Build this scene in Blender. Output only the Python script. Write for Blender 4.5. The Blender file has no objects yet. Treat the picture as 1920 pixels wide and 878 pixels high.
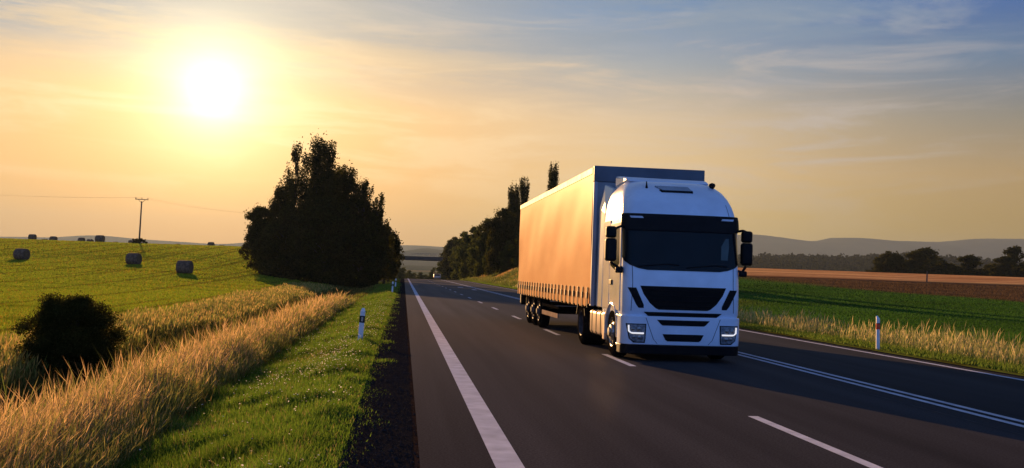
import bpy, bmesh, math, random
import numpy as np
from mathutils import Vector, Matrix

R = math.radians
sc = bpy.context.scene
col = sc.collection
EYE = 1.65
EXPO = 1.2
SUN_AZ, SUN_EL = -10.9, 9.45          # degrees: azimuth east of the road's direction, elevation

# ------------------------------------------------------------------ camera
cam = bpy.data.cameras.new('camera'); cam_o = bpy.data.objects.new('camera', cam); col.objects.link(cam_o)
cam.lens = 35.0; cam.sensor_width = 36.0; cam.sensor_fit = 'HORIZONTAL'
cam.clip_start = 0.1; cam.clip_end = 40000
cam_o.matrix_world = (Matrix.Translation((0, 0, EYE)) @ Matrix.Rotation(R(-6.14), 4, 'Z')
                      @ Matrix.Rotation(R(90 + 2.29), 4, 'X') @ Matrix.Rotation(0.033, 4, 'Z'))
sc.camera = cam_o

# ------------------------------------------------------------------ colour helper
def s2l(*c):
    o = []
    for v in c:
        v /= 255.0
        o.append(v / 12.92 if v <= 0.04045 else ((v + 0.055) / 1.055) ** 2.4)
    return tuple(o)

# ------------------------------------------------------------------ render settings
sc.view_settings.view_transform = 'Standard'; sc.view_settings.look = 'None'
sc.view_settings.gamma = 1.0; sc.view_settings.exposure = EXPO
sc.view_settings.use_curve_mapping = False
sc.cycles.max_bounces = 6; sc.cycles.diffuse_bounces = 3; sc.cycles.glossy_bounces = 3
sc.cycles.transmission_bounces = 4; sc.cycles.transparent_max_bounces = 8; sc.cycles.volume_bounces = 1
sc.cycles.use_denoising = True
sc.cycles.sample_clamp_indirect = 4.0
sc.cycles.use_adaptive_sampling = True

# ------------------------------------------------------------------ sun
sd = Vector((math.sin(R(SUN_AZ)) * math.cos(R(SUN_EL)), math.cos(R(SUN_AZ)) * math.cos(R(SUN_EL)), math.sin(R(SUN_EL))))
sun = bpy.data.lights.new('sun', 'SUN'); sun.energy = 5.0; sun.angle = R(0.5); sun.color = (1.0, 0.54, 0.21)
sun_o = bpy.data.objects.new('sun', sun); col.objects.link(sun_o)
lamp_az = SUN_AZ - 4.0
sun_o.rotation_euler = Vector((math.sin(R(lamp_az)) * math.cos(R(SUN_EL)), math.cos(R(lamp_az)) * math.cos(R(SUN_EL)), math.sin(R(SUN_EL)))).to_track_quat('Z', 'Y').to_euler()

# ------------------------------------------------------------------ world
world = bpy.data.worlds.new("World"); sc.world = world; world.use_nodes = True
wt = world.node_tree; wt.nodes.clear()
def wn(t, **k):
    n = wt.nodes.new(t)
    for a, b in k.items(): setattr(n, a, b)
    return n
def wmath(op, a, b=None, c=None, clamp=False):
    n = wn('ShaderNodeMath', operation=op, use_clamp=clamp)
    for i, v in enumerate((a, b, c)):
        if v is None: continue
        if isinstance(v, (int, float)): n.inputs[i].default_value = v
        else: wt.links.new(v, n.inputs[i])
    return n.outputs[0]
def wramp(fac, stops, interp='LINEAR'):
    n = wn('ShaderNodeValToRGB'); wt.links.new(fac, n.inputs[0]); cr = n.color_ramp; cr.interpolation = interp
    while len(cr.elements) > 1: cr.elements.remove(cr.elements[-1])
    cr.elements[0].position = stops[0][0]; cr.elements[0].color = (*stops[0][1], 1)
    for p, c in stops[1:]:
        e = cr.elements.new(p); e.color = (*c, 1)
    return n.outputs[0]
def wmix(f, a, b, blend='MIX'):
    n = wn('ShaderNodeMix', data_type='RGBA', blend_type=blend)
    if isinstance(f, (int, float)): n.inputs[0].default_value = f
    else: wt.links.new(f, n.inputs[0])
    for i, v in ((6, a), (7, b)):
        if isinstance(v, tuple): n.inputs[i].default_value = (*v, 1)
        else: wt.links.new(v, n.inputs[i])
    return n.outputs[2]
tc = wn('ShaderNodeTexCoord')
nrm = wn('ShaderNodeVectorMath', operation='NORMALIZE'); wt.links.new(tc.outputs['Generated'], nrm.inputs[0])
dv = nrm.outputs[0]
sep = wn('ShaderNodeSeparateXYZ'); wt.links.new(dv, sep.inputs[0])
dot = wn('ShaderNodeVectorMath', operation='DOT_PRODUCT'); wt.links.new(dv, dot.inputs[0]); dot.inputs[1].default_value = sd
ang = wmath('MULTIPLY', wmath('ARCCOSINE', wmath('MINIMUM', dot.outputs['Value'], 0.9999999)), 57.2958)
el = wmath('MULTIPLY', wmath('ARCSINE', sep.outputs[2]), 57.2958)
elf = wmath('DIVIDE', el, 60.0, clamp=True)
def E(stops): return [(e / 60.0, s2l(*c)) for e, c in stops]
warm = wramp(elf, E([(0, (196, 136, 78)), (2.0, (206, 142, 74)), (5, (236, 172, 100)), (9, (245, 194, 132)), (12, (210, 186, 156)), (14, (150, 162, 170)), (25, (110, 128, 150)), (60, (55, 90, 140))]))
mid = wramp(elf, E([(0, (200, 166, 100)), (3, (224, 190, 118)), (6, (238, 200, 142)), (9, (226, 198, 160)), (12, (162, 170, 176)), (15, (104, 144, 186)), (25, (62, 96, 145)), (60, (46, 82, 145))]))
cool = wramp(elf, E([(0, (146, 118, 54)), (3, (176, 142, 66)), (6, (182, 150, 100)), (9, (142, 136, 124)), (12, (88, 118, 152)), (15, (50, 100, 166)), (25, (58, 78, 116)), (60, (50, 76, 124))]))
far_ = wramp(elf, E([(0, (108, 152, 236)), (10, (108, 162, 252)), (25, (104, 160, 252)), (60, (66, 112, 200))]))
def sstep(x, a, b):
    n = wn('ShaderNodeMapRange', interpolation_type='SMOOTHSTEP'); wt.links.new(x, n.inputs[0])
    n.inputs[1].default_value = a; n.inputs[2].default_value = b
    return n.outputs[0]
base = wmix(sstep(ang, 6, 26), warm, mid)
base = wmix(sstep(ang, 20, 46), base, cool)
base = wmix(sstep(ang, 88, 135), base, far_)
# wind-drawn cloud veils
mp = wn('ShaderNodeMapping'); wt.links.new(dv, mp.inputs[0]); mp.inputs['Scale'].default_value = (1.0, 1.0, 7.5); mp.inputs['Rotation'].default_value = (0.02, -0.16, 0)
nz = wn('ShaderNodeTexNoise'); wt.links.new(mp.outputs[0], nz.inputs['Vector']); nz.inputs['Scale'].default_value = 4.6; nz.inputs['Detail'].default_value = 9; nz.inputs['Roughness'].default_value = 0.64; nz.inputs['Distortion'].default_value = 0.8
cm = sstep(nz.outputs['Fac'], 0.44, 0.66)
cm = wmath('MULTIPLY', cm, sstep(el, 1.5, 9))
cm = wmath('MULTIPLY', cm, wmath('SUBTRACT', 1.0, wmath('MULTIPLY', sstep(ang, 32, 48), 0.7)))
cloudc = wmix(sstep(ang, 14, 34), s2l(250, 214, 165), s2l(196, 184, 176))
cloudc = wmix(sstep(el, 10, 16), cloudc, s2l(150, 165, 182))
base = wmix(wmath('MULTIPLY', cm, 0.74), base, cloudc)
# grey-blue cloud bank high on the left and faint dark streaks
mp2 = wn('ShaderNodeMapping'); wt.links.new(dv, mp2.inputs[0]); mp2.inputs['Scale'].default_value = (1.6, 1.6, 14); mp2.inputs['Location'].default_value = (3.1, 0, 1.3); mp2.inputs['Rotation'].default_value = (0, -0.1, 0)
nz2 = wn('ShaderNodeTexNoise'); wt.links.new(mp2.outputs[0], nz2.inputs['Vector']); nz2.inputs['Scale'].default_value = 2.9; nz2.inputs['Detail'].default_value = 8; nz2.inputs['Roughness'].default_value = 0.66
azl = sstep(sep.outputs[0], -0.16, -0.36)
c2 = wmath('ADD', wmath('MULTIPLY', wmath('MULTIPLY', azl, sstep(el, 10.5, 13.5)), 0.9), wmath('MULTIPLY', sstep(el, 8.0, 14.5), 0.62))
c2 = wmath('MULTIPLY', c2, wmath('SUBTRACT', 1.0, wmath('MULTIPLY', sstep(ang, 30, 46), 0.75)))
c2 = wmath('MULTIPLY', c2, sstep(nz2.outputs['Fac'], 0.40, 0.60), clamp=True)
base = wmix(c2, base, s2l(128, 150, 172))
# glow of the veiled sun
def gl(c, a, p):
    t = wmath('POWER', wmath('DIVIDE', ang, a), p)
    e = wmath('POWER', 2.718281828, wmath('MULTIPLY', t, -1.0))
    n = wn('ShaderNodeVectorMath', operation='SCALE'); n.inputs[0].default_value = c; wt.links.new(e, n.inputs['Scale'])
    return n.outputs[0]
def add(a, b):
    n = wn('ShaderNodeVectorMath', operation='ADD'); wt.links.new(a, n.inputs[0]); wt.links.new(b, n.inputs[1]); return n.outputs[0]
glow = add(add(gl((2.1, 1.9, 1.5), 1.5, 1.05), gl((0.34, 0.33, 0.17), 4.2, 1.5)), gl((0.22, 0.15, 0.05), 8.0, 1.4))
tot = add(base, glow)
sky = wn('ShaderNodeTexSky'); sky.sky_type = 'NISHITA'; sky.sun_disc = False
sky.sun_elevation = R(SUN_EL); sky.sun_rotation = R(SUN_AZ); sky.dust_density = 3.0; sky.air_density = 1.2
ns = wn('ShaderNodeVectorMath', operation='SCALE'); wt.links.new(sky.outputs[0], ns.inputs[0]); ns.inputs['Scale'].default_value = 0.03
sc1 = wn('ShaderNodeVectorMath', operation='SCALE'); wt.links.new(tot, sc1.inputs[0]); sc1.inputs['Scale'].default_value = 10.0 * 0.93 * 2 ** -EXPO
bg = wn('ShaderNodeBackground'); wt.links.new(add(sc1.outputs[0], ns.outputs[0]), bg.inputs[0]); bg.inputs[1].default_value = 0.1
wo = wn('ShaderNodeOutputWorld'); wt.links.new(bg.outputs[0], wo.inputs[0])

# ------------------------------------------------------------------ materials
def mat(name, base, rough=0.6, metal=0.0, spec=0.5, noise=None, bump=None, coat=0.0):
    """noise=(scale, amount[, second colour]); bump=(scale, strength)"""
    m = bpy.data.materials.new(name); m.use_nodes = True; nt = m.node_tree; b = nt.nodes['Principled BSDF']
    b.inputs['Base Color'].default_value = (*base, 1); b.inputs['Roughness'].default_value = rough
    b.inputs['Metallic'].default_value = metal; b.inputs['Specular IOR Level'].default_value = spec
    b.inputs['Coat Weight'].default_value = coat; b.inputs['Coat Roughness'].default_value = 0.08
    tcn = nt.nodes.new('ShaderNodeTexCoord')
    if noise:
        n = nt.nodes.new('ShaderNodeTexNoise'); n.inputs['Scale'].default_value = noise[0]; n.inputs['Detail'].default_value = 6
        nt.links.new(tcn.outputs['Object'], n.inputs['Vector'])
        mx = nt.nodes.new('ShaderNodeMix'); mx.data_type = 'RGBA'
        mx.inputs[6].default_value = (*base, 1)
        c2 = noise[2] if len(noise) > 2 else tuple(v * (1 - noise[1]) for v in base)
        mx.inputs[7].default_value = (*c2, 1)
        mr = nt.nodes.new('ShaderNodeMapRange'); mr.inputs[1].default_value = 0.35; mr.inputs[2].default_value = 0.7
        mr.inputs[4].default_value = 1.0 if len(noise) < 3 else noise[1]
        nt.links.new(n.outputs['Fac'], mr.inputs[0]); nt.links.new(mr.outputs[0], mx.inputs[0]); nt.links.new(mx.outputs[2], b.inputs['Base Color'])
        rr = nt.nodes.new('ShaderNodeMapRange'); rr.inputs[3].default_value = max(rough - 0.08, 0.03); rr.inputs[4].default_value = min(rough + 0.12, 1)
        nt.links.new(n.outputs['Fac'], rr.inputs[0]); nt.links.new(rr.outputs[0], b.inputs['Roughness'])
    if bump:
        n = nt.nodes.new('ShaderNodeTexNoise'); n.inputs['Scale'].default_value = bump[0]; n.inputs['Detail'].default_value = 5
        nt.links.new(tcn.outputs['Object'], n.inputs['Vector'])
        bp = nt.nodes.new('ShaderNodeBump'); bp.inputs['Strength'].default_value = bump[1]; bp.inputs['Distance'].default_value = 0.02
        nt.links.new(n.outputs['Fac'], bp.inputs['Height']); nt.links.new(bp.outputs[0], b.inputs['Normal'])
    return m

def leaf_mat(name, base, var=(0.5, 1.5), trans=0.4, attr='tint', rough=0.6, spec=.2):
    """two-sided foliage: diffuse plus light coming through; colour comes from a per-leaf attribute"""
    m = bpy.data.materials.new(name); m.use_nodes = True; nt = m.node_tree; nt.nodes.clear()
    at = nt.nodes.new('ShaderNodeAttribute'); at.attribute_name = attr
    mul = nt.nodes.new('ShaderNodeMix'); mul.data_type = 'RGBA'; mul.blend_type = 'MULTIPLY'; mul.inputs[0].default_value = 1
    nt.links.new(at.outputs['Color'], mul.inputs[6]); mul.inputs[7].default_value = (*base, 1)
    d = nt.nodes.new('ShaderNodeBsdfPrincipled'); d.inputs['Roughness'].default_value = rough; d.inputs['Specular IOR Level'].default_value = spec
    t = nt.nodes.new('ShaderNodeBsdfTranslucent')
    nt.links.new(mul.outputs[2], d.inputs['Base Color']); nt.links.new(mul.outputs[2], t.inputs[0])
    ms = nt.nodes.new('ShaderNodeMixShader'); ms.inputs[0].default_value = trans
    nt.links.new(d.outputs[0], ms.inputs[1]); nt.links.new(t.outputs[0], ms.inputs[2])
    o = nt.nodes.new('ShaderNodeOutputMaterial'); nt.links.new(ms.outputs[0], o.inputs[0])
    return m

# ------------------------------------------------------------------ object helpers
def tag(o, label=None, cat=None, group=None, kind=None):
    if label: o['label'] = label
    if cat: o['category'] = cat
    if group: o['group'] = group
    if kind: o['kind'] = kind
    return o
def empty(name, loc, rz=0.0):
    o = bpy.data.objects.new(name, None); col.objects.link(o); o.location = loc; o.rotation_euler = (0, 0, rz); o.empty_display_size = 0.3
    return o
class MB:
    def __init__(s): s.v = []; s.f = []
    def add(s, vs, fs):
        k = len(s.v); s.v += [tuple(v) for v in vs]; s.f += [tuple(i + k for i in f) for f in fs]; return s
    def box(s, x0, x1, y0, y1, z0, z1):
        return s.add([(x0, y0, z0), (x1, y0, z0), (x1, y1, z0), (x0, y1, z0), (x0, y0, z1), (x1, y0, z1), (x1, y1, z1), (x0, y1, z1)],
                     [(0, 3, 2, 1), (4, 5, 6, 7), (0, 1, 5, 4), (1, 2, 6, 5), (2, 3, 7, 6), (3, 0, 4, 7)])
    def tube(s, pts, rs, n=8, cap=True):
        pts = [Vector(p) for p in pts]
        if isinstance(rs, (int, float)): rs = [rs] * len(pts)
        k = len(s.v)
        for i, p in enumerate(pts):
            a = pts[max(i - 1, 0)]; b = pts[min(i + 1, len(pts) - 1)]; t = (b - a).normalized()
            u = t.orthogonal().normalized() if i == 0 else (pu - t * pu.dot(t)).normalized()
            pu = u; w = t.cross(u)
            for j in range(n):
                an = 2 * math.pi * j / n; s.v.append(tuple(p + (u * math.cos(an) + w * math.sin(an)) * rs[i]))
        for i in range(len(pts) - 1):
            for j in range(n):
                a = k + i * n + j; b = k + i * n + (j + 1) % n; s.f.append((a, b, b + n, a + n))
        if cap:
            s.f.append(tuple(k + j for j in reversed(range(n)))); s.f.append(tuple(k + (len(pts) - 1) * n + j for j in range(n)))
        return s
    def lathe(s, prof, axis='X', c=(0, 0, 0), n=32):
        """prof: list of (along, radius)"""
        k = len(s.v)
        for a, r in prof:
            for j in range(n):
                an = 2 * math.pi * j / n; p, q = r * math.cos(an), r * math.sin(an)
                v = (a, p, q) if axis == 'X' else ((p, a, q) if axis == 'Y' else (p, q, a))
                s.v.append((v[0] + c[0], v[1] + c[1], v[2] + c[2]))
        for i in range(len(prof) - 1):
            for j in range(n):
                a = k + i * n + j; b = k + i * n + (j + 1) % n; s.f.append((a, b, b + n, a + n))
        for e in (0, len(prof) - 1):
            if prof[e][1] > 1e-4: s.f.append(tuple(k + e * n + j for j in range(n)))
        return s
    def prism(s, poly, axis, a0, a1):
        """poly in the two other axes; extruded from a0 to a1 along axis"""
        def P(u, v, a): return (a, u, v) if axis == 'X' else ((u, a, v) if axis == 'Y' else (u, v, a))
        n = len(poly)
        return s.add([P(u, v, a0) for u, v in poly] + [P(u, v, a1) for u, v in poly],
                     [tuple(range(n)), tuple(reversed(range(n, 2 * n)))] + [(i, i + n, (i + 1) % n + n, (i + 1) % n) for i in range(n)])
    def build(s, name, m, parent=None, smooth=False, bevel=0, segs=2, auto=None):
        me = bpy.data.meshes.new(name); me.from_pydata(s.v, [], s.f); me.update()
        bm = bmesh.new(); bm.from_mesh(me); bmesh.ops.recalc_face_normals(bm, faces=bm.faces); bm.to_mesh(me); bm.free()
        o = bpy.data.objects.new(name, me); col.objects.link(o); me.materials.append(m)
        if parent: o.parent = parent
        if smooth or auto:
            me.polygons.foreach_set('use_smooth', [True] * len(me.polygons))
            if auto: me.set_sharp_from_angle(angle=R(auto))
        if bevel:
            md = o.modifiers.new('bevel', 'BEVEL'); md.width = bevel; md.segments = segs; md.limit_method = 'ANGLE'; md.angle_limit = R(40)
        return o

def np_mesh(name, verts, faces_n, faces, m, parent=None, tint=None, smooth=False):
    """verts (N,3); faces flat index array, faces_n loop counts; tint (N,3) point colours"""
    me = bpy.data.meshes.new(name)
    me.vertices.add(len(verts)); me.vertices.foreach_set('co', np.ascontiguousarray(verts, dtype=np.float32).ravel())
    me.loops.add(len(faces)); me.loops.foreach_set('vertex_index', np.ascontiguousarray(faces, dtype=np.int32))
    me.polygons.add(len(faces_n)); ls = np.concatenate([[0], np.cumsum(faces_n)[:-1]]).astype(np.int32)
    me.polygons.foreach_set('loop_start', ls)
    if smooth: me.polygons.foreach_set('use_smooth', np.ones(len(faces_n), dtype=bool))
    if tint is not None:
        a = me.color_attributes.new('tint', 'FLOAT_COLOR', 'POINT')
        c = np.ones((len(verts), 4), dtype=np.float32); c[:, :3] = tint; a.data.foreach_set('color', c.ravel())
    me.update(calc_edges=True); me.validate()
    me.materials.append(m)
    o = bpy.data.objects.new(name, me); col.objects.link(o)
    if parent: o.parent = parent
    return o

# ------------------------------------------------------------------ terrain function
def sm(x, a, b):
    t = np.clip((x - a) / (b - a), 0, 1); return t * t * (3 - 2 * t)
def vnoise(x, y, s, seed=0):
    """cheap smooth pseudo noise from summed sines"""
    x = np.asarray(x, dtype=float) / s; y = np.asarray(y, dtype=float) / s
    return (np.sin(x * 1.7 + y * 0.9 + seed) + np.sin(-x * 0.8 + y * 2.1 + seed * 2.3) + np.sin(x * 2.9 - y * 1.3 + seed * 0.7) * 0.6 + np.sin(x * 0.5 + y * 3.3 + seed * 1.9) * 0.5) / 3.1
def zroad(y):
    y = np.asarray(y, dtype=float); t = np.maximum(y - 180, 0)
    q = 0.0001 * np.minimum(t, 170) ** 2 + np.maximum(t - 170, 0) * 0.034
    return -np.minimum(q, 14.0)
def H(x, y):
    x = np.asarray(x, dtype=float); y = np.asarray(y, dtype=float)
    zr = zroad(y)
    # left
    s = -0.48 - x
    cross = -0.42 * sm(s, 0, 2.4) - 0.42 * sm(s, 2.5, 4.6) + 0.25 * sm(s, 5.5, 8.5)
    fl = 6.45 * sm(y, 50, 250) ** 1.3 - np.minimum(0.0011 * np.maximum(y - 240, 0) ** 2, 0.05 * np.maximum(y - 244, 0) + 1.0) * (y > 240)
    fl = np.maximum(fl, -14) + 0.12 * vnoise(x, y, 22, 1)
    zl = cross + fl * sm(s, 5, 26) + zr * (1 - sm(s, 5, 26))
    # right
    s2 = x - 12.1
    crossr = -0.1 * sm(s2, 0, 1.5) - 1.0 * sm(s2, 2.5, 12)
    bank = 2.2 * sm(s2, 1.5, 7) * sm(y, 85, 125) * (1 - sm(s2, 12, 22))
    fr = 6.0 * sm(y, 60, 235) - np.minimum(0.0008 * np.maximum(y - 235, 0) ** 2, 0.05 * np.maximum(y - 240, 0) + 1.0) * (y > 235)
    fr = np.maximum(fr, -14) + 0.1 * vnoise(x, y, 25, 4)
    zrr = crossr + bank + fr * sm(s2, 4, 20) + zr * (1 - sm(s2, 4, 20))
    z = np.where(s > 0, zl, np.where(s2 > 0, zrr, zr - 0.035))
    # far relief: shallow valley then rolling farmland
    far = sm(y, 500, 1500)
    z = z * (1 - far) + far * (-6 + 7 * vnoise(x, y, 420, 3))
    hill = 34 * sm(y, 1500, 3300) * (0.75 + 0.35 * vnoise(x, y, 900, 7))
    return z + hill * (1 - sm(y, 4200, 5600) * 0.9)

def axis(parts):
    return np.unique(np.concatenate([np.arange(a, b, st) for a, b, st in parts] + [np.array([parts[-1][1]])]))
xs = np.unique(np.concatenate([-axis([(0, 2, .25), (2, 12, .5), (12, 40, 1.5), (40, 120, 5), (120, 600, 30), (600, 9000, 300)]),
                               axis([(0, 11, 1), (11, 16, .25), (16, 30, .6), (30, 90, 2), (90, 200, 6), (200, 700, 30), (700, 9000, 300)]), [-0.48, 12.1, 12.35]]))
ys = axis([(-25, 60, 1.5), (60, 280, 2.0), (280, 500, 8), (500, 1500, 30), (1500, 9000, 150)])
GX, GY = np.meshgrid(xs, ys)
GZ = H(GX, GY)
nx, ny = len(xs), len(ys)
V = np.stack([GX.ravel(), GY.ravel(), GZ.ravel()], 1)
ii, jj = np.meshgrid(np.arange(nx - 1), np.arange(ny - 1)); a = (jj * nx + ii).ravel()
F = np.stack([a, a + 1, a + 1 + nx, a + nx], 1)
# land cover colours (what grows where)
def cover(x, y):
    n1 = vnoise(x, y, 9, 2); n2 = vnoise(x, y, 2.5, 5)
    hay = np.array([.150, .215, .016])[None] * (1 + .12 * n1[:, None]) + np.array([.03, .012, .0]) * np.clip(n2, 0, 1)[:, None]
    soil = np.array([.03, .032, .012])[None] * np.ones((len(x), 1))
    c = hay.copy()
    s = -0.48 - x; s2 = x - 12.1
    wv = (1 - sm(s, 7.6 + n2, 9.5 + n2))[:, None] * (s > 0)[:, None]
    verge = np.array([.05, .075, .014])[None]
    c = c * (1 - wv) + verge * wv
    # right hand field
    r = (s2 > 0)
    green = np.array([.032, .085, .014])[None] * (1 + .2 * n1[:, None])
    brown = np.array([.075, .048, .028])[None] * (1 + .25 * n2[:, None])
    stub = np.array([.62, .33, .12])[None] * (1 + .06 * n2[:, None])
    edge1 = 139 - np.clip(x - 56, 0, 30) * 1.25 + 3 * n1
    tb = (sm(y, edge1 - 4, edge1 + 3) * sm(x, 46 + 6 * n1, 60 + 6 * n1))[:, None]
    edge2 = 163 + 2.5 * vnoise(x, y * 0, 30, 8)
    ts = (sm(y, edge2 - 3, edge2 + 3))[:, None]
    rc = green * (1 - tb) + brown * tb
    rc = rc * (1 - ts) + stub * ts
    rv = (1 - sm(s2, 3, 6))[:, None]
    rc = rc * (1 - rv) + np.array([.07, .075, .016])[None] * rv
    bk = (sm(s2, 1.5, 3) * (1 - sm(s2, 18, 26)) * sm(y, 85, 100) * (1 - sm(y, 330, 420)))[:, None]
    rc = rc * (1 - bk) + np.array([.07, .085, .02])[None] * (1 + .4 * n2[:, None]) * bk
    c = np.where(r[:, None], rc, c)
    # distant patchwork of fields and woods
    fm = sm(y, 420, 520)[:, None]
    p = vnoise(x, y, 160, 9); q = vnoise(x, y, 330, 12)
    patch = np.where((p > .25)[:, None], np.array([.14, .115, .05])[None], np.where((q > .0)[:, None], np.array([.06, .08, .028])[None], np.array([.03, .045, .02])[None]))
    hillw = sm(y, 1500, 2300)[:, None]
    patch = patch * (1 - hillw) + np.where((p > .5)[:, None], patch, np.array([.028, .04, .022])[None]) * hillw
    return np.clip(c * (1 - fm) + patch * fm, 0.001, 1)
C = cover(V[:, 0], V[:, 1])

gm = bpy.data.materials.new('field_ground'); gm.use_nodes = True; nt = gm.node_tree; b = nt.nodes['Principled BSDF']
at = nt.nodes.new('ShaderNodeAttribute'); at.attribute_name = 'tint'
tcn = nt.nodes.new('ShaderNodeTexCoord')
def gnode(t, **k):
    n = nt.nodes.new(t)
    for a_, b_ in k.items(): setattr(n, a_, b_)
    return n
n1 = gnode('ShaderNodeTexNoise'); n1.inputs['Scale'].default_value = 0.9; n1.inputs['Detail'].default_value = 9; nt.links.new(tcn.outputs['Object'], n1.inputs['Vector'])
mp3 = gnode('ShaderNodeMapping'); mp3.inputs['Scale'].default_value = (0.035, 0.22, 0.1); mp3.inputs['Rotation'].default_value = (0, 0, R(14)); nt.links.new(tcn.outputs['Object'], mp3.inputs[0])
n2 = gnode('ShaderNodeTexNoise'); n2.inputs['Scale'].default_value = 1.0; n2.inputs['Detail'].default_value = 5; n2.inputs['Distortion'].default_value = 0.8; nt.links.new(mp3.outputs[0], n2.inputs['Vector'])
mr1 = gnode('ShaderNodeMapRange'); mr1.inputs[1].default_value = .3; mr1.inputs[2].default_value = .7; mr1.inputs[3].default_value = .85; mr1.inputs[4].default_value = 1.15; nt.links.new(n1.outputs['Fac'], mr1.inputs[0])
mr2 = gnode('ShaderNodeMapRange'); mr2.inputs[1].default_value = .38; mr2.inputs[2].default_value = .62; mr2.inputs[3].default_value = .60; mr2.inputs[4].default_value = 1.2; nt.links.new(n2.outputs['Fac'], mr2.inputs[0])
ml = gnode('ShaderNodeMath', operation='MULTIPLY'); nt.links.new(mr1.outputs[0], ml.inputs[0]); nt.links.new(mr2.outputs[0], ml.inputs[1])
vs_ = gnode('ShaderNodeVectorMath', operation='SCALE'); nt.links.new(at.outputs['Color'], vs_.inputs[0]); nt.links.new(ml.outputs[0], vs_.inputs['Scale'])
# dry reddish swath tint along the mown rows
mx = gnode('ShaderNodeMix', data_type='RGBA'); mr3 = gnode('ShaderNodeMapRange'); mr3.inputs[1].default_value = .56; mr3.inputs[2].default_value = .46; mr3.inputs[4].default_value = .35
nt.links.new(n2.outputs['Fac'], mr3.inputs[0]); nt.links.new(mr3.outputs[0], mx.inputs[0]); nt.links.new(vs_.outputs[0], mx.inputs[6])
mu = gnode('ShaderNodeMix', data_type='RGBA', blend_type='MULTIPLY'); mu.inputs[0].default_value = 1; nt.links.new(vs_.outputs[0], mu.inputs[6]); mu.inputs[7].default_value = (1.25, .78, .8, 1)
nt.links.new(mu.outputs[2], mx.inputs[7]); nt.links.new(mx.outputs[2], b.inputs['Base Color'])
b.inputs['Roughness'].default_value = 1.0; b.inputs['Specular IOR Level'].default_value = 0.0
bp = gnode('ShaderNodeBump'); bp.inputs['Strength'].default_value = .6; bp.inputs['Distance'].default_value = .08; nt.links.new(n1.outputs['Fac'], bp.inputs['Height']); nt.links.new(bp.outputs[0], b.inputs['Normal'])
ground = np_mesh('ground', V, np.full(len(F), 4), F.ravel(), gm, tint=C, smooth=True); tag(ground, kind='structure')

# ------------------------------------------------------------------ far ridges
def ridge(name, y0, depth, x0, x1, n, hfun, colr, lab):
    """a hill range with a front and a back slope, drawn as terrain"""
    X = np.linspace(x0, x1, n); rows = 9; vs = []
    rng = np.random.default_rng(int(y0))
    for k in range(rows):
        t = k / (rows - 1); prof = math.sin(math.pi * min(t * 1.0, 1)) ** 0.8
        for x in X:
            vs.append((x, y0 + depth * t, -16 + prof * (hfun(x) + 16) * (1 + 0.05 * math.sin(x * .004 + k))))
    vs = np.array(vs); jj, ii = np.meshgrid(np.arange(n - 1), np.arange(rows - 1)); a = (ii * n + jj).ravel()
    f = np.stack([a, a + 1, a + 1 + n, a + n], 1)
    m = mat(name + '_woods', colr, 1.0, spec=0.0, noise=(0.004, 0.4))
    return tag(np_mesh(name, vs, np.full(len(f), 4), f.ravel(), m, smooth=True), kind='structure')
def hm(x):   # height of the mountain skyline by x/y ratio at 8.5 km
    r = x / 6200.0
    pts = [(-1, 150), (-.45, 122), (-.385, 123), (-.30, 142), (-.24, 140), (-.186, 138), (-.05, 150), (.0, 160), (.03, 165), (.07, 160), (.30, 240), (.35, 292), (.37, 300), (.40, 285), (.445, 278), (.465, 308), (.50, 312), (.57, 318), (.63, 326), (.70, 334), (1, 340)]
    return float(np.interp(r, [p[0] for p in pts], [p[1] for p in pts])) * 1.03 + 5 * math.sin(x / 160.) + 3 * math.sin(x / 77. + 1)
ridge('mountains', 5400, 2200, -5500, 7500, 260, lambda x: hm(x), (.05, .06, .05), '')
def hh(x):
    r = x / 3650.0
    pts = [(-1, 20), (-.45, 30), (-.26, 55), (-.235, 62), (-.2, 72), (-.17, 85), (-.14, 60), (-.05, 80), (.0, 96), (.02, 116), (.04, 108), (.1, 90), (.3, 40), (1, 40)]
    return float(np.interp(r, [p[0] for p in pts], [p[1] for p in pts])) * .8 + 2 * math.sin(x / 90.)
ridge('hills', 3300, 1000, -3000, 3300, 240, lambda x: hh(x), (.035, .045, .03), '')

# ------------------------------------------------------------------ road
ry = axis([(-20, 170, 5), (170, 360, 2), (360, 620, 10)])
def strip(name, x0, x1, dz, m, y0=None, y1=None, edge=None):
    """a sheet following the road's long profile"""
    Y = ry if y0 is None else np.unique(np.concatenate([[y0], ry[(ry > y0) & (ry < y1)], [y1]]))
    z = zroad(Y) + dz
    L = np.stack([np.full(len(Y), x0), Y, z], 1); Rr = np.stack([np.full(len(Y), x1), Y, z], 1)
    return L, Rr
def strips(name, items, m, dz):
    vs = []; fs = []
    for it in items:
        x0, x1 = it[0], it[1]
        L, Rr = strip(name, x0, x1, dz, m, *(it[2:4] if len(it) > 2 else ()))
        k = sum(len(v) for v in vs); n = len(L); vs.append(L); vs.append(Rr)
        for i in range(n - 1): fs.append((k + i, k + n + i, k + n + i + 1, k + i + 1))
    return np_mesh(name, np.concatenate(vs), np.full(len(fs), 4), np.array(fs).ravel(), m)
am = bpy.data.materials.new('asphalt'); am.use_nodes = True; nt = am.node_tree; b = nt.nodes['Principled BSDF']
tcn = nt.nodes.new('ShaderNodeTexCoord')
na = gnode('ShaderNodeTexNoise'); na.inputs['Scale'].default_value = 42; na.inputs['Detail'].default_value = 6; na.inputs['Roughness'].default_value = .75; nt.links.new(tcn.outputs['Object'], na.inputs['Vector'])
mpa = gnode('ShaderNodeMapping'); mpa.inputs['Scale'].default_value = (1.1, .03, 1); nt.links.new(tcn.outputs['Object'], mpa.inputs[0])
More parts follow.
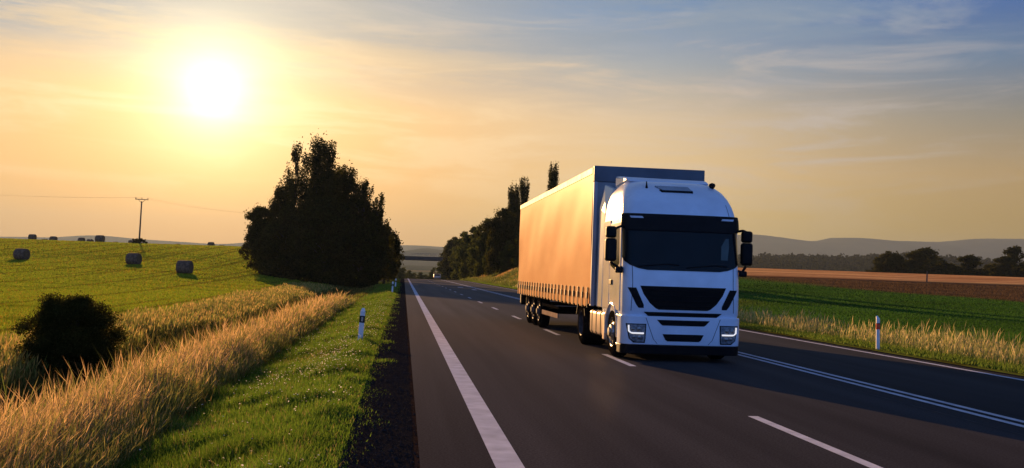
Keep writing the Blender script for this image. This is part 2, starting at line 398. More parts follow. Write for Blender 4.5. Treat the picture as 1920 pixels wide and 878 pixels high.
nb = gnode('ShaderNodeTexNoise'); nb.inputs['Scale'].default_value = 1.1; nb.inputs['Detail'].default_value = 6; nt.links.new(mpa.outputs[0], nb.inputs['Vector'])
sx = gnode('ShaderNodeSeparateXYZ'); nt.links.new(tcn.outputs['Object'], sx.inputs[0])
# tone by lane: browner first lane, darker lanes towards the right
lane = gnode('ShaderNodeValToRGB'); nt.links.new(sx.outputs[0], lane.inputs[0]); sxm = gnode('ShaderNodeMath', operation='DIVIDE'); nt.links.new(sx.outputs[0], sxm.inputs[0]); sxm.inputs[1].default_value = 12.0
nt.links.new(sxm.outputs[0], lane.inputs[0]); cr = lane.color_ramp; cr.elements[0].position = 0.0; cr.elements[0].color = (.046, .043, .045, 1)
cr.elements[1].position = 1.0; cr.elements[1].color = (.024, .025, .029, 1)
for p_, c_ in ((.09, (.046, .043, .046)), (.33, (.041, .040, .044)), (.37, (.034, .0335, .038)), (.60, (.031, .031, .036)), (.65, (.026, .027, .031))):
    e = cr.elements.new(p_); e.color = (*c_, 1)
f1 = gnode('ShaderNodeMapRange'); f1.inputs[1].default_value = .3; f1.inputs[2].default_value = .7; f1.inputs[3].default_value = .42; f1.inputs[4].default_value = 1.65; nt.links.new(na.outputs['Fac'], f1.inputs[0])
f2 = gnode('ShaderNodeMapRange'); f2.inputs[1].default_value = .3; f2.inputs[2].default_value = .7; f2.inputs[3].default_value = .66; f2.inputs[4].default_value = 1.34; nt.links.new(nb.outputs['Fac'], f2.inputs[0])
fm_ = gnode('ShaderNodeMath', operation='MULTIPLY'); nt.links.new(f1.outputs[0], fm_.inputs[0]); nt.links.new(f2.outputs[0], fm_.inputs[1])
vsa = gnode('ShaderNodeVectorMath', operation='SCALE'); nt.links.new(lane.outputs[0], vsa.inputs[0]); nt.links.new(fm_.outputs[0], vsa.inputs['Scale'])
nt.links.new(vsa.outputs[0], b.inputs['Base Color']); b.inputs['Roughness'].default_value = 1; b.inputs['Specular IOR Level'].default_value = 0
lw = gnode('ShaderNodeLayerWeight'); lw.inputs['Blend'].default_value = .5; pw = gnode('ShaderNodeMath', operation='POWER'); nt.links.new(lw.outputs['Facing'], pw.inputs[0]); pw.inputs[1].default_value = 13
pk = gnode('ShaderNodeMath', operation='MULTIPLY'); nt.links.new(pw.outputs[0], pk.inputs[0]); pk.inputs[1].default_value = .11
gs = gnode('ShaderNodeBsdfGlossy'); gs.inputs['Roughness'].default_value = .55; mxs = gnode('ShaderNodeMixShader'); nt.links.new(pk.outputs[0], mxs.inputs[0]); nt.links.new(b.outputs[0], mxs.inputs[1]); nt.links.new(gs.outputs[0], mxs.inputs[2])
nt.links.new(mxs.outputs[0], nt.nodes['Material Output'].inputs[0])
bpa = gnode('ShaderNodeBump'); bpa.inputs['Strength'].default_value = .7; bpa.inputs['Distance'].default_value = .006; nt.links.new(na.outputs['Fac'], bpa.inputs['Height']); nt.links.new(bpa.outputs[0], b.inputs['Normal'])
tag(strips('road', [(0.2, 11.78)], am, 0.0), kind='structure')
grm = mat('gravel', (.012, .0115, .013), 1.0, spec=0, noise=(30, .5, (.032, .031, .034)), bump=(60, .9))
# gravel shoulders with a ragged grass edge
def shoulder(name, xin, xout, seed):
    Y = axis([(-18, 60, .35), (60, 200, 1.2), (200, 500, 6)])
    rg = np.random.default_rng(seed); j = rg.normal(0, .07, len(Y)); j = np.convolve(j, [.25, .5, .25], 'same') + .07 * np.sin(Y * .9) + .05 * np.sin(Y * 2.3)
    z = zroad(Y) - .018
    A = np.stack([np.full(len(Y), xin), Y, z], 1); B = np.stack([xout + j, Y, z - .004], 1); n = len(Y)
    f = [(i, n + i, n + i + 1, i + 1) for i in range(n - 1)]
    o = np_mesh(name, np.concatenate([A, B]), np.full(len(f), 4), np.array(f).ravel(), grm); tag(o, kind='structure'); return o
shoulder('gravel_shoulder', 0.21, -0.5, 1); shoulder('gravel_shoulder', 11.77, 12.3, 2)
em = mat('asphalt_edge', (.03, .02, .017), .95, spec=0, noise=(9, .5), bump=(40, .8))
tag(strips('pavement_edge', [(0.155, 0.2), (11.78, 11.82)], em, -0.008), kind='structure')
pm = mat('road_paint', (.56, .58, .68), .8, spec=0, noise=(3.5, .28), bump=(90, .5))
dash = []
for k in range(-1, 22):
    y0 = 9.0 * k; dash.append((4.26, 4.39, y0, y0 + 3.0))
dash[2] = (4.26, 4.39, 8.2, 11.9)
mark = [(0.84, 1.09), (7.50, 7.62), (7.76, 7.88), (11.37, 11.51)] + [(a_, b_, c_ + .3, d_) for a_, b_, c_, d_ in dash] + [(5.9, 6.5, 107, 109.5), (6.6, 7.0, 94, 97)]
tag(strips('road_markings', mark, pm, 0.004), kind='structure')
om = mat('worn_paint', (.085, .085, .09), .95, spec=0, noise=(3, .8, (.04, .04, .045)))
tag(strips('worn_road_markings', [(7.10, 7.13, 2, 16), (4.31, 4.325, 12.0, 13.6)], om, 0.004), kind='structure')
# loose stones on the shoulder
rg = np.random.default_rng(5)
def stones(n, xr, yr, name):
    Y = yr[0] * (yr[1] / yr[0]) ** rg.random(n); X = rg.uniform(*xr, n); r = rg.gamma(2., .0026, n) + .002
    oc = np.array([(1, 0, 0), (-1, 0, 0), (0, 1, 0), (0, -1, 0), (0, 0, 1), (0, 0, -1)], float); fc = np.array([(0, 2, 4), (2, 1, 4), (1, 3, 4), (3, 0, 4)])
    v = oc[None] * r[:, None, None] * rg.uniform(.6, 1.3, (n, 6, 3)); v[..., 0] += X[:, None]; v[..., 1] += Y[:, None]; v[..., 2] += (zroad(Y) - .018 + r * .4)[:, None]
    f = (fc[None] + np.arange(n)[:, None, None] * 6).reshape(-1); t = np.repeat(rg.choice([.5, .8, 1.2, 3.0, 7.0], n, p=[.35, .35, .24, .05, .01])[:, None] * np.ones((1, 3)), 6, 0)
    return np_mesh(name, v.reshape(-1, 3), np.full(n * 4, 3), f, mat('stone', (.016, .0145, .016), .95, spec=0, noise=(8, .6, (.05, .045, .047))), tint=t)
tag(stones(26000, (-.62, .2), (5, 60), 'gravel_stones'), 'loose dark gravel stones along the road shoulder', 'gravel', kind='stuff')

# ------------------------------------------------------------------ grass
def blades(name, X, Y, h, w, tint, m, lean=.25, head=False, zoff=-.02, seed=0):
    rg = np.random.default_rng(seed); n = len(X); Z = H(X, Y) + zoff
    a = rg.uniform(0, 2 * np.pi, n); ca, sa = np.cos(a), np.sin(a)
    la = rg.uniform(0, 2 * np.pi, n); lm = np.minimum(np.abs(rg.normal(0, lean, n)), lean * 1.8) * h; lx, ly = np.cos(la) * lm + .06 * h, np.sin(la) * lm
    P = np.stack([X, Y, Z], 1)
    def pt(t, side, wf, bend):
        o = P.copy(); o[:, 0] += lx * bend + ca * w * wf * side; o[:, 1] += ly * bend + sa * w * wf * side; o[:, 2] += h * t; return o
    if head:
        vs = np.stack([pt(0, -1, .28, 0), pt(0, 1, .28, 0), pt(.68, 1, .2, .5), pt(.68, -1, .2, .5), pt(.84, 1, 1, .78), pt(.84, -1, 1, .78), pt(1., 0, 0, 1.1)], 1)
        fl = np.array([0, 1, 2, 3, 3, 2, 4, 5, 5, 4, 6]); cnt = [4, 4, 3]; k = 7
    else:
        vs = np.stack([pt(0, -1, 1, 0), pt(0, 1, 1, 0), pt(.55, 1, .75, .38), pt(.55, -1, .75, .38), pt(1., 0, 0, 1.)], 1)
        fl = np.array([0, 1, 2, 3, 3, 2, 4]); cnt = [4, 3]; k = 5
    f = (fl[None] + (np.arange(n) * k)[:, None]).ravel()
    t = np.repeat(tint, k, 0)
    if head:   # green stem, straw coloured ear
        t = t.reshape(n, k, 3); t[:, 0:2] *= np.array([.45, .7, .5]); t[:, 2:4] *= np.array([.8, .95, .8]); t = t.reshape(-1, 3)
    return np_mesh(name, vs.reshape(-1, 3), np.tile(cnt, n), f, m, tint=t)
def pick(n, y0, y1, rg, p=1.0):
    if p == 1.0: return y0 * (y1 / y0) ** rg.random(n)
    u = rg.random(n); q = 1 - p; return (y0 ** q + u * (y1 ** q - y0 ** q)) ** (1 / q)
gmt = leaf_mat('grass_blade', (1, 1, 1), trans=.5, spec=.0)
fmt = leaf_mat('field_blade', (1.2, 1.2, 1.1), trans=.45, spec=0.0)
dmt = leaf_mat('dry_grass', (1, 1, 1), trans=.5, spec=.05)
rg = np.random.default_rng(11)
def mixc(c1, c2, n, rg, j=.25):
    t = rg.random(n)[:, None]; return (np.array(c1)[None] * (1 - t) + np.array(c2)[None] * t) * rg.uniform(1 - j, 1 + j, (n, 1))
# mown verge beside the shoulder
n = 170000; Y = pick(n, 5.5, 130, rg, 1.25); s = rg.beta(1.0, 1.15, n) * 2.9 - .05 - .34 * np.clip(vnoise(0 * Y, Y, .8, 7) + .4 * rg.normal(0, 1, n) - .1, 0, 1); X = -.48 - s
cl = vnoise(X, Y, .55, 3); h = (rg.uniform(.05, .15, n) + .10 * sm(cl, 0, .8) + .05 * sm(s, 1.8, 3)) * (1 + .004 * Y) * (.4 + .6 * sm(s, 0, .5)); w = .0028 + .0002 * Y + .001 * rg.random(n)
tg = mixc((.080, .17, .016), (.15, .23, .03), n, rg) * (1 - .45 * sm(vnoise(X, Y, 1.9, 12), .1, .9))[:, None]; dry = (rg.random(n) < .08 + .3 * sm(vnoise(X, Y, 1.4, 9), .3, .9)); tg[dry] = mixc((.30, .24, .09), (.2, .2, .06), int(dry.sum()), rg)
v1 = blades('verge_grass', X, Y, h, w, tg, gmt, .45, seed=1); tag(v1, 'short bright green grass on the verge left of the gravel', 'grass', kind='stuff')
# tall dry grass band with seed heads
n = 210000; Y = pick(n, 5.5, 58, rg, 1.15); s = 2.25 + .18 * vnoise(0 * Y, Y, 3.2, 2) + rg.beta(1.2, 1.3, n) * (1.6 + .01 * Y); X = -.48 - s; k = vnoise(X, Y, .45, 4) + .6 * vnoise(X, Y, 1.7, 6) + .7 * rg.normal(0, 1, n) > .15; X, Y, s = X[k], Y[k], s[k]; n = len(X)
h = (rg.uniform(.35, .68, n) + .25 * (rg.random(n) < .12)) * (1 - .4 * (rg.random(n) < .35)) * (1 + .16 * vnoise(X, Y, .9, 6)) * (.5 + .5 * sm(s, 2.2, 3.0)); w = .0013 + .00025 * Y
td = mixc((.60, .40, .19), (.46, .30, .12), n, rg, .4); h *= rg.uniform(.8, 1.2, n); gr = rg.random(n) < (.22 + .4 * sm(vnoise(X, Y, 1.6, 3), .1, .8) + .6 * (1 - sm(s, 2.3, 3.0))); td[gr] = mixc((.12, .16, .03), (.3, .26, .08), int(gr.sum()), rg)
v2 = blades('tall_dry_grass', X, Y, h, w, td, dmt, .30, head=True, seed=2); tag(v2, 'tall orange dry grass with seed heads along the ditch', 'grass', kind='stuff')
# green-brown undergrowth in the ditch
n = 70000; Y = pick(n, 5.5, 120, rg, 1.2); s = rg.uniform(2.2, 8.6, n); X = -.48 - s
h = rg.uniform(.10, .34, n) * (1 + .3 * vnoise(X, Y, 1.7, 6)); w = .004 + .0004 * Y
tu = mixc((.045, .065, .012), (.17, .13, .04), n, rg, .35)
v3 = blades('ditch_undergrowth', X, Y, h, w, tu, gmt, .4, seed=3); tag(v3, 'dark green undergrowth filling the ditch', 'grass', kind='stuff')
# second, thinner dry band on the field side of the ditch
n = 46000; Y = pick(n, 17, 110, rg, 1.1); s = 6.4 + .5 * vnoise(0 * Y, Y, 6, 4) + rg.beta(1.6, 1.6, n) * (2.0 + .03 * Y); X = -.48 - s; k = vnoise(X, Y, 1.1, 4) + .6 * rg.normal(0, 1, n) > .1; X, Y, s = X[k], Y[k], s[k]; n = len(X)
h = rg.uniform(.25, .58, n) * (1 + .2 * vnoise(X, Y, 2, 6)); w = .005 + .00028 * Y
td = mixc((.50, .33, .12), (.34, .28, .08), n, rg, .3); gr = rg.random(n) < .5; td[gr] = mixc((.12, .16, .03), (.25, .24, .07), int(gr.sum()), rg)
v4 = blades('field_edge_grass', X, Y, h, w, td, dmt, .2, head=True, seed=4); tag(v4, 'thin dry grass strip between the ditch and the hay field', 'grass', kind='stuff')
# hay stubble on the field
n = 430000; Y = pick(n, 11, 250, rg, .8); az = np.where(rg.random(n) < .12, rg.uniform(-1.3, -.5, n), rg.uniform(-.52, -.04, n)); X = Y * az; k = X < -8.9; X, Y = X[k], Y[k]; n = len(X)
h = rg.uniform(.04, .10, n) * (1 + .005 * Y); w = .005 + .00038 * Y
tr_ = np.abs(np.mod(-X + .5 * np.sin(Y * .05) + 1.2, 6.3) - .9); trk = (tr_ < .22 + .002 * Y) | (np.abs(tr_ - 1.7) < .16 + .0015 * Y) & (vnoise(X, Y, 18, 3) > 0); h = np.where(trk, h * .7, h)
rowp = np.sin((X * .22 + Y * 1.0) * .75 + 2.2 * vnoise(X, Y, 30, 2)); th = mixc((.14, .215, .016), (.20, .245, .022), n, rg, .2)
th *= (1 - .28 * sm(rowp, .55, .95) * (vnoise(X, Y, 14, 3) > -.2))[:, None]; th[trk] *= np.array([.72, .62, .8]); rd = rg.random(n) < .16 * (1 + vnoise(X, Y, 10, 8)); th[rd] *= np.array([1.5, .85, 1.2])
v5 = blades('hay_field_stubble', X, Y, h, w, th, fmt, .5, seed=5, zoff=-.01); tag(v5, 'short mown green hay stubble on the rising field', 'grass', kind='stuff')
# right verge
n = 60000; Y = pick(n, 14, 190, rg, 1.1); s2 = rg.beta(1.2, 1.6, n) * 2.6; X = 12.32 + s2
h = rg.uniform(.07, .22, n) * (.5 + .5 * sm(s2, 0, .6)); w = .006 + .0003 * Y
tg = mixc((.07, .14, .02), (.15, .20, .04), n, rg)
v6 = blades('verge_grass', X, Y, h, w, tg, gmt, .4, seed=6); tag(v6, 'low green grass between right shoulder and dry grass', 'grass', kind='stuff')
n = 24000; Y = pick(n, 14, 120, rg, 1.1); s2 = .75 + rg.beta(1.3, 1.6, n) * 2.1; X = 12.32 + s2; k = vnoise(X, Y, 2.0, 4) + .55 * rg.normal(0, 1, n) > -.1; X, Y, s2 = X[k], Y[k], s2[k]; n = len(X)
h = (rg.uniform(.25, .62, n) + .25 * (rg.random(n) < .12)) * (.6 + .4 * sm(s2, .5, 1.3)) * (1 + .18 * vnoise(X, Y, 1.5, 2)); w = .003 + .0002 * Y
td = mixc((.60, .45, .22), (.40, .36, .15), n, rg, .3); gr = rg.random(n) < .3; td[gr] = mixc((.14, .18, .04), (.3, .3, .1), int(gr.sum()), rg)
v7 = blades('tall_dry_grass', X, Y, h, w, td, dmt, .2, head=True, seed=7); tag(v7, 'pale straw coloured grass fringe right of the road', 'grass', kind='stuff')
# right meadow
n = 260000; Y = pick(n, 18, 156, rg, .8); X = Y * rg.uniform(.1, .72, n); k = X > 15; X, Y = X[k], Y[k]; n = len(X)
h = rg.uniform(.05, .13, n) * (1 + .003 * Y); w = .0035 + .00028 * Y; CC = cover(X, Y); tm = CC * rg.uniform(.85, 1.25, (n, 1))
v8 = blades('meadow_grass', X, Y, h, w, tm, fmt, .5, seed=8); tag(v8, 'short green and brown meadow grass right of the road', 'grass', kind='stuff')
# dry tufts on the cutting bank in front of the right hand trees
n = 30000; Y = rg.uniform(88, 240, n); s2 = rg.beta(1.4, 1.3, n) * 5.5 + 1.2; X = 12.1 + s2
h = rg.uniform(.3, .9, n) * (1 + .5 * vnoise(X, Y, 6, 5)); w = np.full(n, .04)
gq = sm(vnoise(X, Y, 5, 5), -.1, .5)[:, None] * sm(s2, 1.5, 3.5)[:, None]; td = mixc((.50, .27, .10), (.34, .22, .08), n, rg, .3) * gq + mixc((.10, .14, .03), (.17, .17, .05), n, rg, .3) * (1 - gq)
v9 = blades('bank_grass', X, Y, h, w, td, dmt, .25, head=True, seed=9); tag(v9, 'orange dry grass on the bank below the right hand trees', 'grass', kind='stuff')
# white flowers scattered in the verge
def flowers(n):
    Y = pick(n, 6, 60, rg, 1.1); cl = rg.integers(0, 26, n); cy = pick(26, 6.5, 58, rg, 1.0); cs = rg.uniform(.35, 2.0, 26)
    cy[:14] = (17, 19, 20.5, 21.5, 22.5, 24.5, 18, 26, 30, 33, 38, 42, 15.5, 48); cs[:14] = (.6, .7, .5, .9, .65, .5, .9, .5, .5, .4, .4, .4, .7, .4)
    Y = cy[cl] + rg.normal(0, .07 * cy[cl] ** .8, n); s = np.clip(cs[cl] + rg.normal(0, .25, n), .12, 2.5); loose = rg.random(n) < .12; Y[loose] = pick(int(loose.sum()), 6, 50, rg); s[loose] = rg.uniform(.1, 2.6, int(loose.sum())); X = -.48 - s
    Y = np.maximum(Y, 5); r = rg.uniform(.005, .011, n); z = H(X, Y) + rg.uniform(.1, .26, n); K = 6; an = np.arange(K) / K * 2 * np.pi
    tx, ty = rg.normal(0, .3, n), rg.normal(-.35, .3, n)
    dx = np.cos(an)[None] * r[:, None]; dy = np.sin(an)[None] * r[:, None]
    v = np.stack([X[:, None] + dx, Y[:, None] + dy, z[:, None] + dx * tx[:, None] + dy * ty[:, None] + 0], 2)
    f = np.arange(n * K)
    return np_mesh('verge_flowers', v.reshape(-1, 3), np.full(n, K), f, leaf_mat('petal', (.75, .74, .72), trans=.4), tint=np.ones((n * K, 3)))
tag(flowers(2100), 'small white flowers scattered through the verge grass', 'flowers', kind='stuff')

# ------------------------------------------------------------------ trees
bark = mat('bark', (.035, .027, .02), .95, noise=(3, .5), bump=(12, .8))
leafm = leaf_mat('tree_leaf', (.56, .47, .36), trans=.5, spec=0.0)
def crown_mesh(name, env, Hh, Wd, n, ls, seed, c1, c2, parent, z0=.12, clump=.10, upright=0.0, ragged=.25, cn=170, depth=1.0, lobe=1.0):
    """leaves gathered in clumps through the crown's volume; env(t) is the relative radius at height t"""
    rg = np.random.default_rng(seed)
    t = rg.random(cn * 4); keep = rg.random(cn * 4) < np.array([max(env(v), .04) for v in t]) ** 1.0; t = t[keep][:cn]; m = len(t)
    t[: max(2, m // 40)] = rg.uniform(.9, .985, max(2, m // 40))
    e = np.array([env(v) for v in t]); rr = np.sqrt(rg.random(m)) * .85 + .1; ph = rg.uniform(0, 2 * np.pi, m)
    out = 1 + rg.normal(0, ragged, m)
    lobes = 1 + lobe * .16 * np.sin(3 * ph + seed) + lobe * .12 * np.sin(5 * ph + 2.1 * seed + 6 * t)
    r = e * rr * np.clip(out, .5, 1.35) * lobes * Wd / 2
    cc = np.stack([r * np.cos(ph), r * np.sin(ph) * depth, (z0 + (1 - z0) * t) * Hh], 1)
    cr = clump * Hh * rg.uniform(.5, 1.15, m) * (.62 + .38 * np.clip(e * 1.5, 0, 1))
    k = rg.choice(m, n, p=(cr ** 2) / (cr ** 2).sum())
    d = rg.normal(0, 1, (n, 3)); d /= np.linalg.norm(d, axis=1)[:, None]; d *= (rg.random(n) ** .45 * np.where(rg.random(n) < .14, rg.uniform(1.1, 1.8, n), 1.))[:, None]
    st = np.array([.62, .62, 1.0 + upright]) if upright else np.array([1., 1., .75])
    P = cc[k] + d * cr[k][:, None] * st
    P[:, 2] = np.maximum(P[:, 2], .03 * Hh * rg.random(n))
    P[:, 2] *= Hh / np.quantile(P[:, 2], .9992); q_ = (Wd / 2) / np.quantile(np.hypot(P[:, 0], P[:, 1]), .985); P[:, :2] *= q_
    u = rg.normal(0, 1, (n, 3)); u /= np.linalg.norm(u, axis=1)[:, None]; w = np.cross(u, rg.normal(0, 1, (n, 3))); w /= np.linalg.norm(w, axis=1)[:, None]
    L = (ls * rg.uniform(.6, 1.35, n))[:, None]
    v = np.stack([P - u * L, P + w * L * .5, P + u * L, P - w * L * .5], 1)
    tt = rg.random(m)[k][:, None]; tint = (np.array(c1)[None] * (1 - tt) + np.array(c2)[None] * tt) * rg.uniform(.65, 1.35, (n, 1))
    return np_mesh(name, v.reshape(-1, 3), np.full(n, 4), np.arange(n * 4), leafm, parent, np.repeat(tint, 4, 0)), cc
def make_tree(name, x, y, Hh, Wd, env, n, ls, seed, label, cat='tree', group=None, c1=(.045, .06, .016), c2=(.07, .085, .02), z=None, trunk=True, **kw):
    z = float(H(x, y)) - .1 if z is None else z
    root = empty(name, (x, y, z)); tag(root, label, cat, group)
    _, cc = crown_mesh('foliage' if cat in ('bush', 'shrub') else 'crown', env, Hh, Wd, n, ls, seed, c1, c2, root, **kw)
    rd = random.Random(seed); mb = MB(); r0 = .018 * Hh + .02
    if trunk:
        pts = [(0, 0, -.2)] + [(rd.uniform(-.02, .02) * Hh, rd.uniform(-.02, .02) * Hh, Hh * q) for q in (.15, .3, .5, .7, .88)]
        mb.tube(pts, [r0 * 1.25, r0, r0 * .85, r0 * .6, r0 * .35, r0 * .1], 8)
        idx = list(range(len(cc))); rd.shuffle(idx)
        for i in idx[:22]:
            c = Vector(cc[i]); q = max(min(c.z / Hh - .18, .8), .1); a_ = Vector((0, 0, Hh * q)); m_ = a_.lerp(c, .5) + Vector((0, 0, .02 * Hh))
            mb.tube([a_, m_, c], [r0 * .35, r0 * .2, r0 * .06], 5)
        mb.build('trunk', bark, root, smooth=True)
    else:
        for i in range(14):
            c = Vector(cc[rd.randrange(len(cc))]); mb.tube([(rd.uniform(-.1, .1) * Wd, rd.uniform(-.1, .1) * Wd, -.05), Vector((0, 0, c.z * .3)) + c * .35, c], [.02 * Hh, .012 * Hh, .004 * Hh], 5)
        mb.build('stems', bark, root, smooth=True)
    return root
def copy_tree(o, loc, label, group=None, s=1.0, rz=0.0, sz=None):
    c = o.copy(); col.objects.link(c); c.location = loc; c.rotation_euler = (0, 0, rz); c.scale = (s, s, sz or s); c['label'] = label
    if group: c['group'] = group
    for ch in o.children:
        d = ch.copy(); col.objects.link(d); d.parent = c
    return c
def interp_env(pts):
    ts = [p[0] for p in pts]; es = [p[1] for p in pts]
    return lambda t: float(np.interp(t, ts, es))
ENV_CONE = interp_env([(0, .75), (.25, 1.), (.5, .85), (.7, .66), (.85, .5), (.95, .42), (1, .36)])
ENV_ROUND = interp_env([(0, .6), (.2, .92), (.45, 1.), (.7, .85), (.88, .55), (1, .15)])
ENV_POP = interp_env([(0, .4), (.3, .7), (.45, .85), (.6, .7), (.75, 1.), (.9, 1.), (1, .6)])
ENV_BUSH = interp_env([(0, .8), (.3, 1.), (.6, .9), (.85, .6), (1, .2)])
G1 = 'dark trees of the grove left of the road'
D0 = 135.0
make_tree('tall_tree', -11.6, D0, 19.2, 8.4, ENV_CONE, 48000, .15, 3, 'tallest dark tree of the grove, blunt crown top, left of the road', group=G1, cn=200, clump=.066, upright=.7, ragged=.34)
make_tree('tall_tree', -15.0, D0 + 2, 18.3, 5.2, interp_env([(0, .8), (.3, 1.), (.55, .9), (.75, .7), (.9, .5), (1, .3)]), 13000, .14, 8, 'slim feathery tree with thin pointed top, left shoulder of the grove', group=G1, cn=130, clump=.05, upright=.9, ragged=.35)
make_tree('leafy_tree', -8.0, D0 + 2, 16.2, 7.0, ENV_CONE, 26000, .15, 35, 'dark tree with a flat top, right of the tallest one in the grove', group=G1, cn=170, clump=.075, ragged=.35, upright=.3)
make_tree('leafy_tree', -5.6, D0 + 1, 14.6, 5.8, ENV_ROUND, 18000, .14, 12, 'dark leafy tree with loose twigs on the right shoulder of the grove', group=G1, cn=150, clump=.06, ragged=.45, upright=.4)
make_tree('leafy_tree', -3.6, D0 - 1, 12.3, 4.4, ENV_CONE, 11000, .14, 37, 'thin airy tree with gaps in its crown at the right of the grove', group=G1, cn=80, clump=.055, ragged=.5, upright=.4)
make_tree('leafy_tree', -2.9, D0 + 12, 8.6, 5.4, ENV_ROUND, 24000, .15, 15, 'lowest dark tree of the grove, its branches reaching the road edge', group=G1, cn=130, clump=.1)
make_tree('leafy_tree', -16.8, D0 + 1, 12.0, 4.6, ENV_CONE, 20000, .14, 39, 'pointed tree between the feathery one and the low one by the field', group=G1, cn=130, clump=.075, ragged=.35, upright=.4)
make_tree('leafy_tree', -18.7, D0 - 2, 8.8, 5.4, ENV_ROUND, 26000, .15, 17, 'rounded dark tree at the grove edge beside the hay field', group=G1, cn=150, clump=.1)
make_tree('leafy_tree', -10.2, D0 - 6, 11.0, 9.0, ENV_BUSH, 42000, .16, 19, 'broad dense tree filling the front middle of the grove', group=G1, cn=180, clump=.11, z0=.02)
make_tree('leafy_tree', -15.2, D0 - 5, 9.0, 7.8, ENV_BUSH, 36000, .16, 23, 'broad olive green tree at the front left of the grove', group=G1, cn=160, clump=.12, c1=(.06, .07, .018), c2=(.09, .1, .03), z0=.02)
make_tree('leafy_tree', -5.6, D0 - 3, 8.8, 7.4, ENV_BUSH, 34000, .16, 27, 'low dense tree at the front right of the grove over the verge', group=G1, cn=150, clump=.12, z0=.02)
make_tree('leafy_tree', -9.6, D0 + 8, 16.0, 8.0, ENV_ROUND, 26000, .18, 31, 'second tallest tree at the back of the grove', group=G1, cn=140, clump=.09)
for i, (x, y, h_, w_, lab) in enumerate([(-2.6, 172, 6.8, 4.6, 'small dark tree behind the grove, nearest the overpass on the left'), (-3.8, 205, 7, 6, 'rounded tree under the left end of the overpass')]):
    make_tree('leafy_tree', x, y, h_, w_, ENV_BUSH, 9000, .2, 40 + i, lab, group='small trees left of the road near the overpass', cn=90, clump=.14)
make_tree('round_bush', -6.8, 21.6, 1.80, 2.0, interp_env([(0, .7), (.25, .95), (.55, 1.), (.8, .82), (.93, .62), (1, .45)]), 90000, .024, 51, 'dark rounded bush standing in the ditch at the field edge', cat='bush', cn=330, clump=.13, lobe=.25, trunk=False, z0=.02, c1=(.05, .07, .022), c2=(.09, .11, .035), ragged=.12)
make_tree('low_bush', -59.6, 233, 1.3, 4.6, ENV_BUSH, 3000, .16, 53, 'small dark bush at the foot of the utility pole', cat='bush', cn=40, clump=.25, trunk=False, z0=.03)

# right hand row
G2 = 'trees along the right side of the road'
protoA = make_tree('leafy_tree', 17.6, 178, 11.8, 8.6, ENV_ROUND, 36000, .17, 61, 'large dark tree just left of the trailer in the roadside row', group=G2, cn=170, clump=.1, z0=.03)
protoB = make_tree('leafy_tree', 16.2, 197, 11.6, 7.2, ENV_BUSH, 30000, .17, 63, 'bushy green tree, left neighbour of the largest roadside tree', group=G2, cn=140, clump=.1, z0=.02, c1=(.07, .11, .03), c2=(.12, .17, .05))
GP = 'slim poplars rising above the roadside trees'
poplar = make_tree('poplar_tree', 19.7, 187, 16.6, 2.2, ENV_POP, 6000, .15, 66, 'left one of three slim poplars, directly left of the trailer roof', group=GP, cn=62, clump=.045, upright=1.2, ragged=.3)
copy_tree(poplar, (20.9, 190, float(H(20.9, 190))), 'middle one of three slim poplars beside the trailer roof', s=.97, rz=1.3, sz=1.0)
poplar2 = make_tree('poplar_tree', 22.2, 187, 17.4, 2.5, ENV_POP, 6000, .15, 69, 'right one of three slim poplars, its tip beside the trailer roof', group=GP, cn=56, clump=.048, upright=1.2, ragged=.35)
copy_tree(poplar2, (27.7, 187, float(H(27.7, 187))), 'lone slim poplar rising above the middle of the trailer roof', s=1.08, rz=2.1, sz=1.07)
for i, (src, x, y, s_, rz, lab) in enumerate([
    (protoB, 15.4, 226, 1.02, 1.0, 'third tree of the sloping roadside row towards the overpass'),
    (protoB, 15.6, 262, 1.08, 2.2, 'fourth tree of the roadside row, paler green, towards the overpass'),
    (protoA, 15.2, 300, 1.12, 3.0, 'second to last tree of the roadside row before the overpass'),
    (protoB, 15.0, 346, 1.15, 4.0, 'last tree of the right roadside row at the overpass end'),
    (protoA, 20.8, 186, 1.05, .7, 'tall rounded tree behind the roadside row, below the poplars'),
    (protoB, 20.6, 166, .86, 5.0, 'low dense tree beside the trailer edge at the bank'),
    (protoA, 25.5, 170, .85, 2.0, 'dark tree half hidden behind the back of the trailer'),
    (protoB, 18.0, 172, .5, 2.7, 'low green tree on the bank above the dry grass'),
    (protoB, 16.8, 188, .55, .9, 'low rounded tree on the bank in front of the roadside row'),
    (protoB, 15.6, 211, .6, 1.9, 'small bushy tree filling the foot of the roadside row')]):
    copy_tree(src, (x, y, float(H(x, y)) - .1), lab, G2, s_, rz)
for x, y, s_, w_, lab in [(-2.2, 400, .78, 1.2, 'dark scrub tree beneath the left end of the overpass'), (2.6, 420, .62, 1.1, 'low scrub tree closing the road gap, left of its middle'), (7.6, 432, .60, 1.1, 'lowest scrub tree in the middle of the road gap'),
                          (12.6, 428, .70, 1.1, 'scrub tree closing the road gap, right of its middle'), (17.5, 425, .85, 1.1, 'scrub tree beneath the right end of the overpass'), (-8, 380, .9, 1.1, 'scrub tree behind the left end of the overpass')]:
    copy_tree(protoB, (x, y, float(H(x, y)) - .3), lab, 'scrub trees beyond the overpass', w_, x * 1.3, s_)

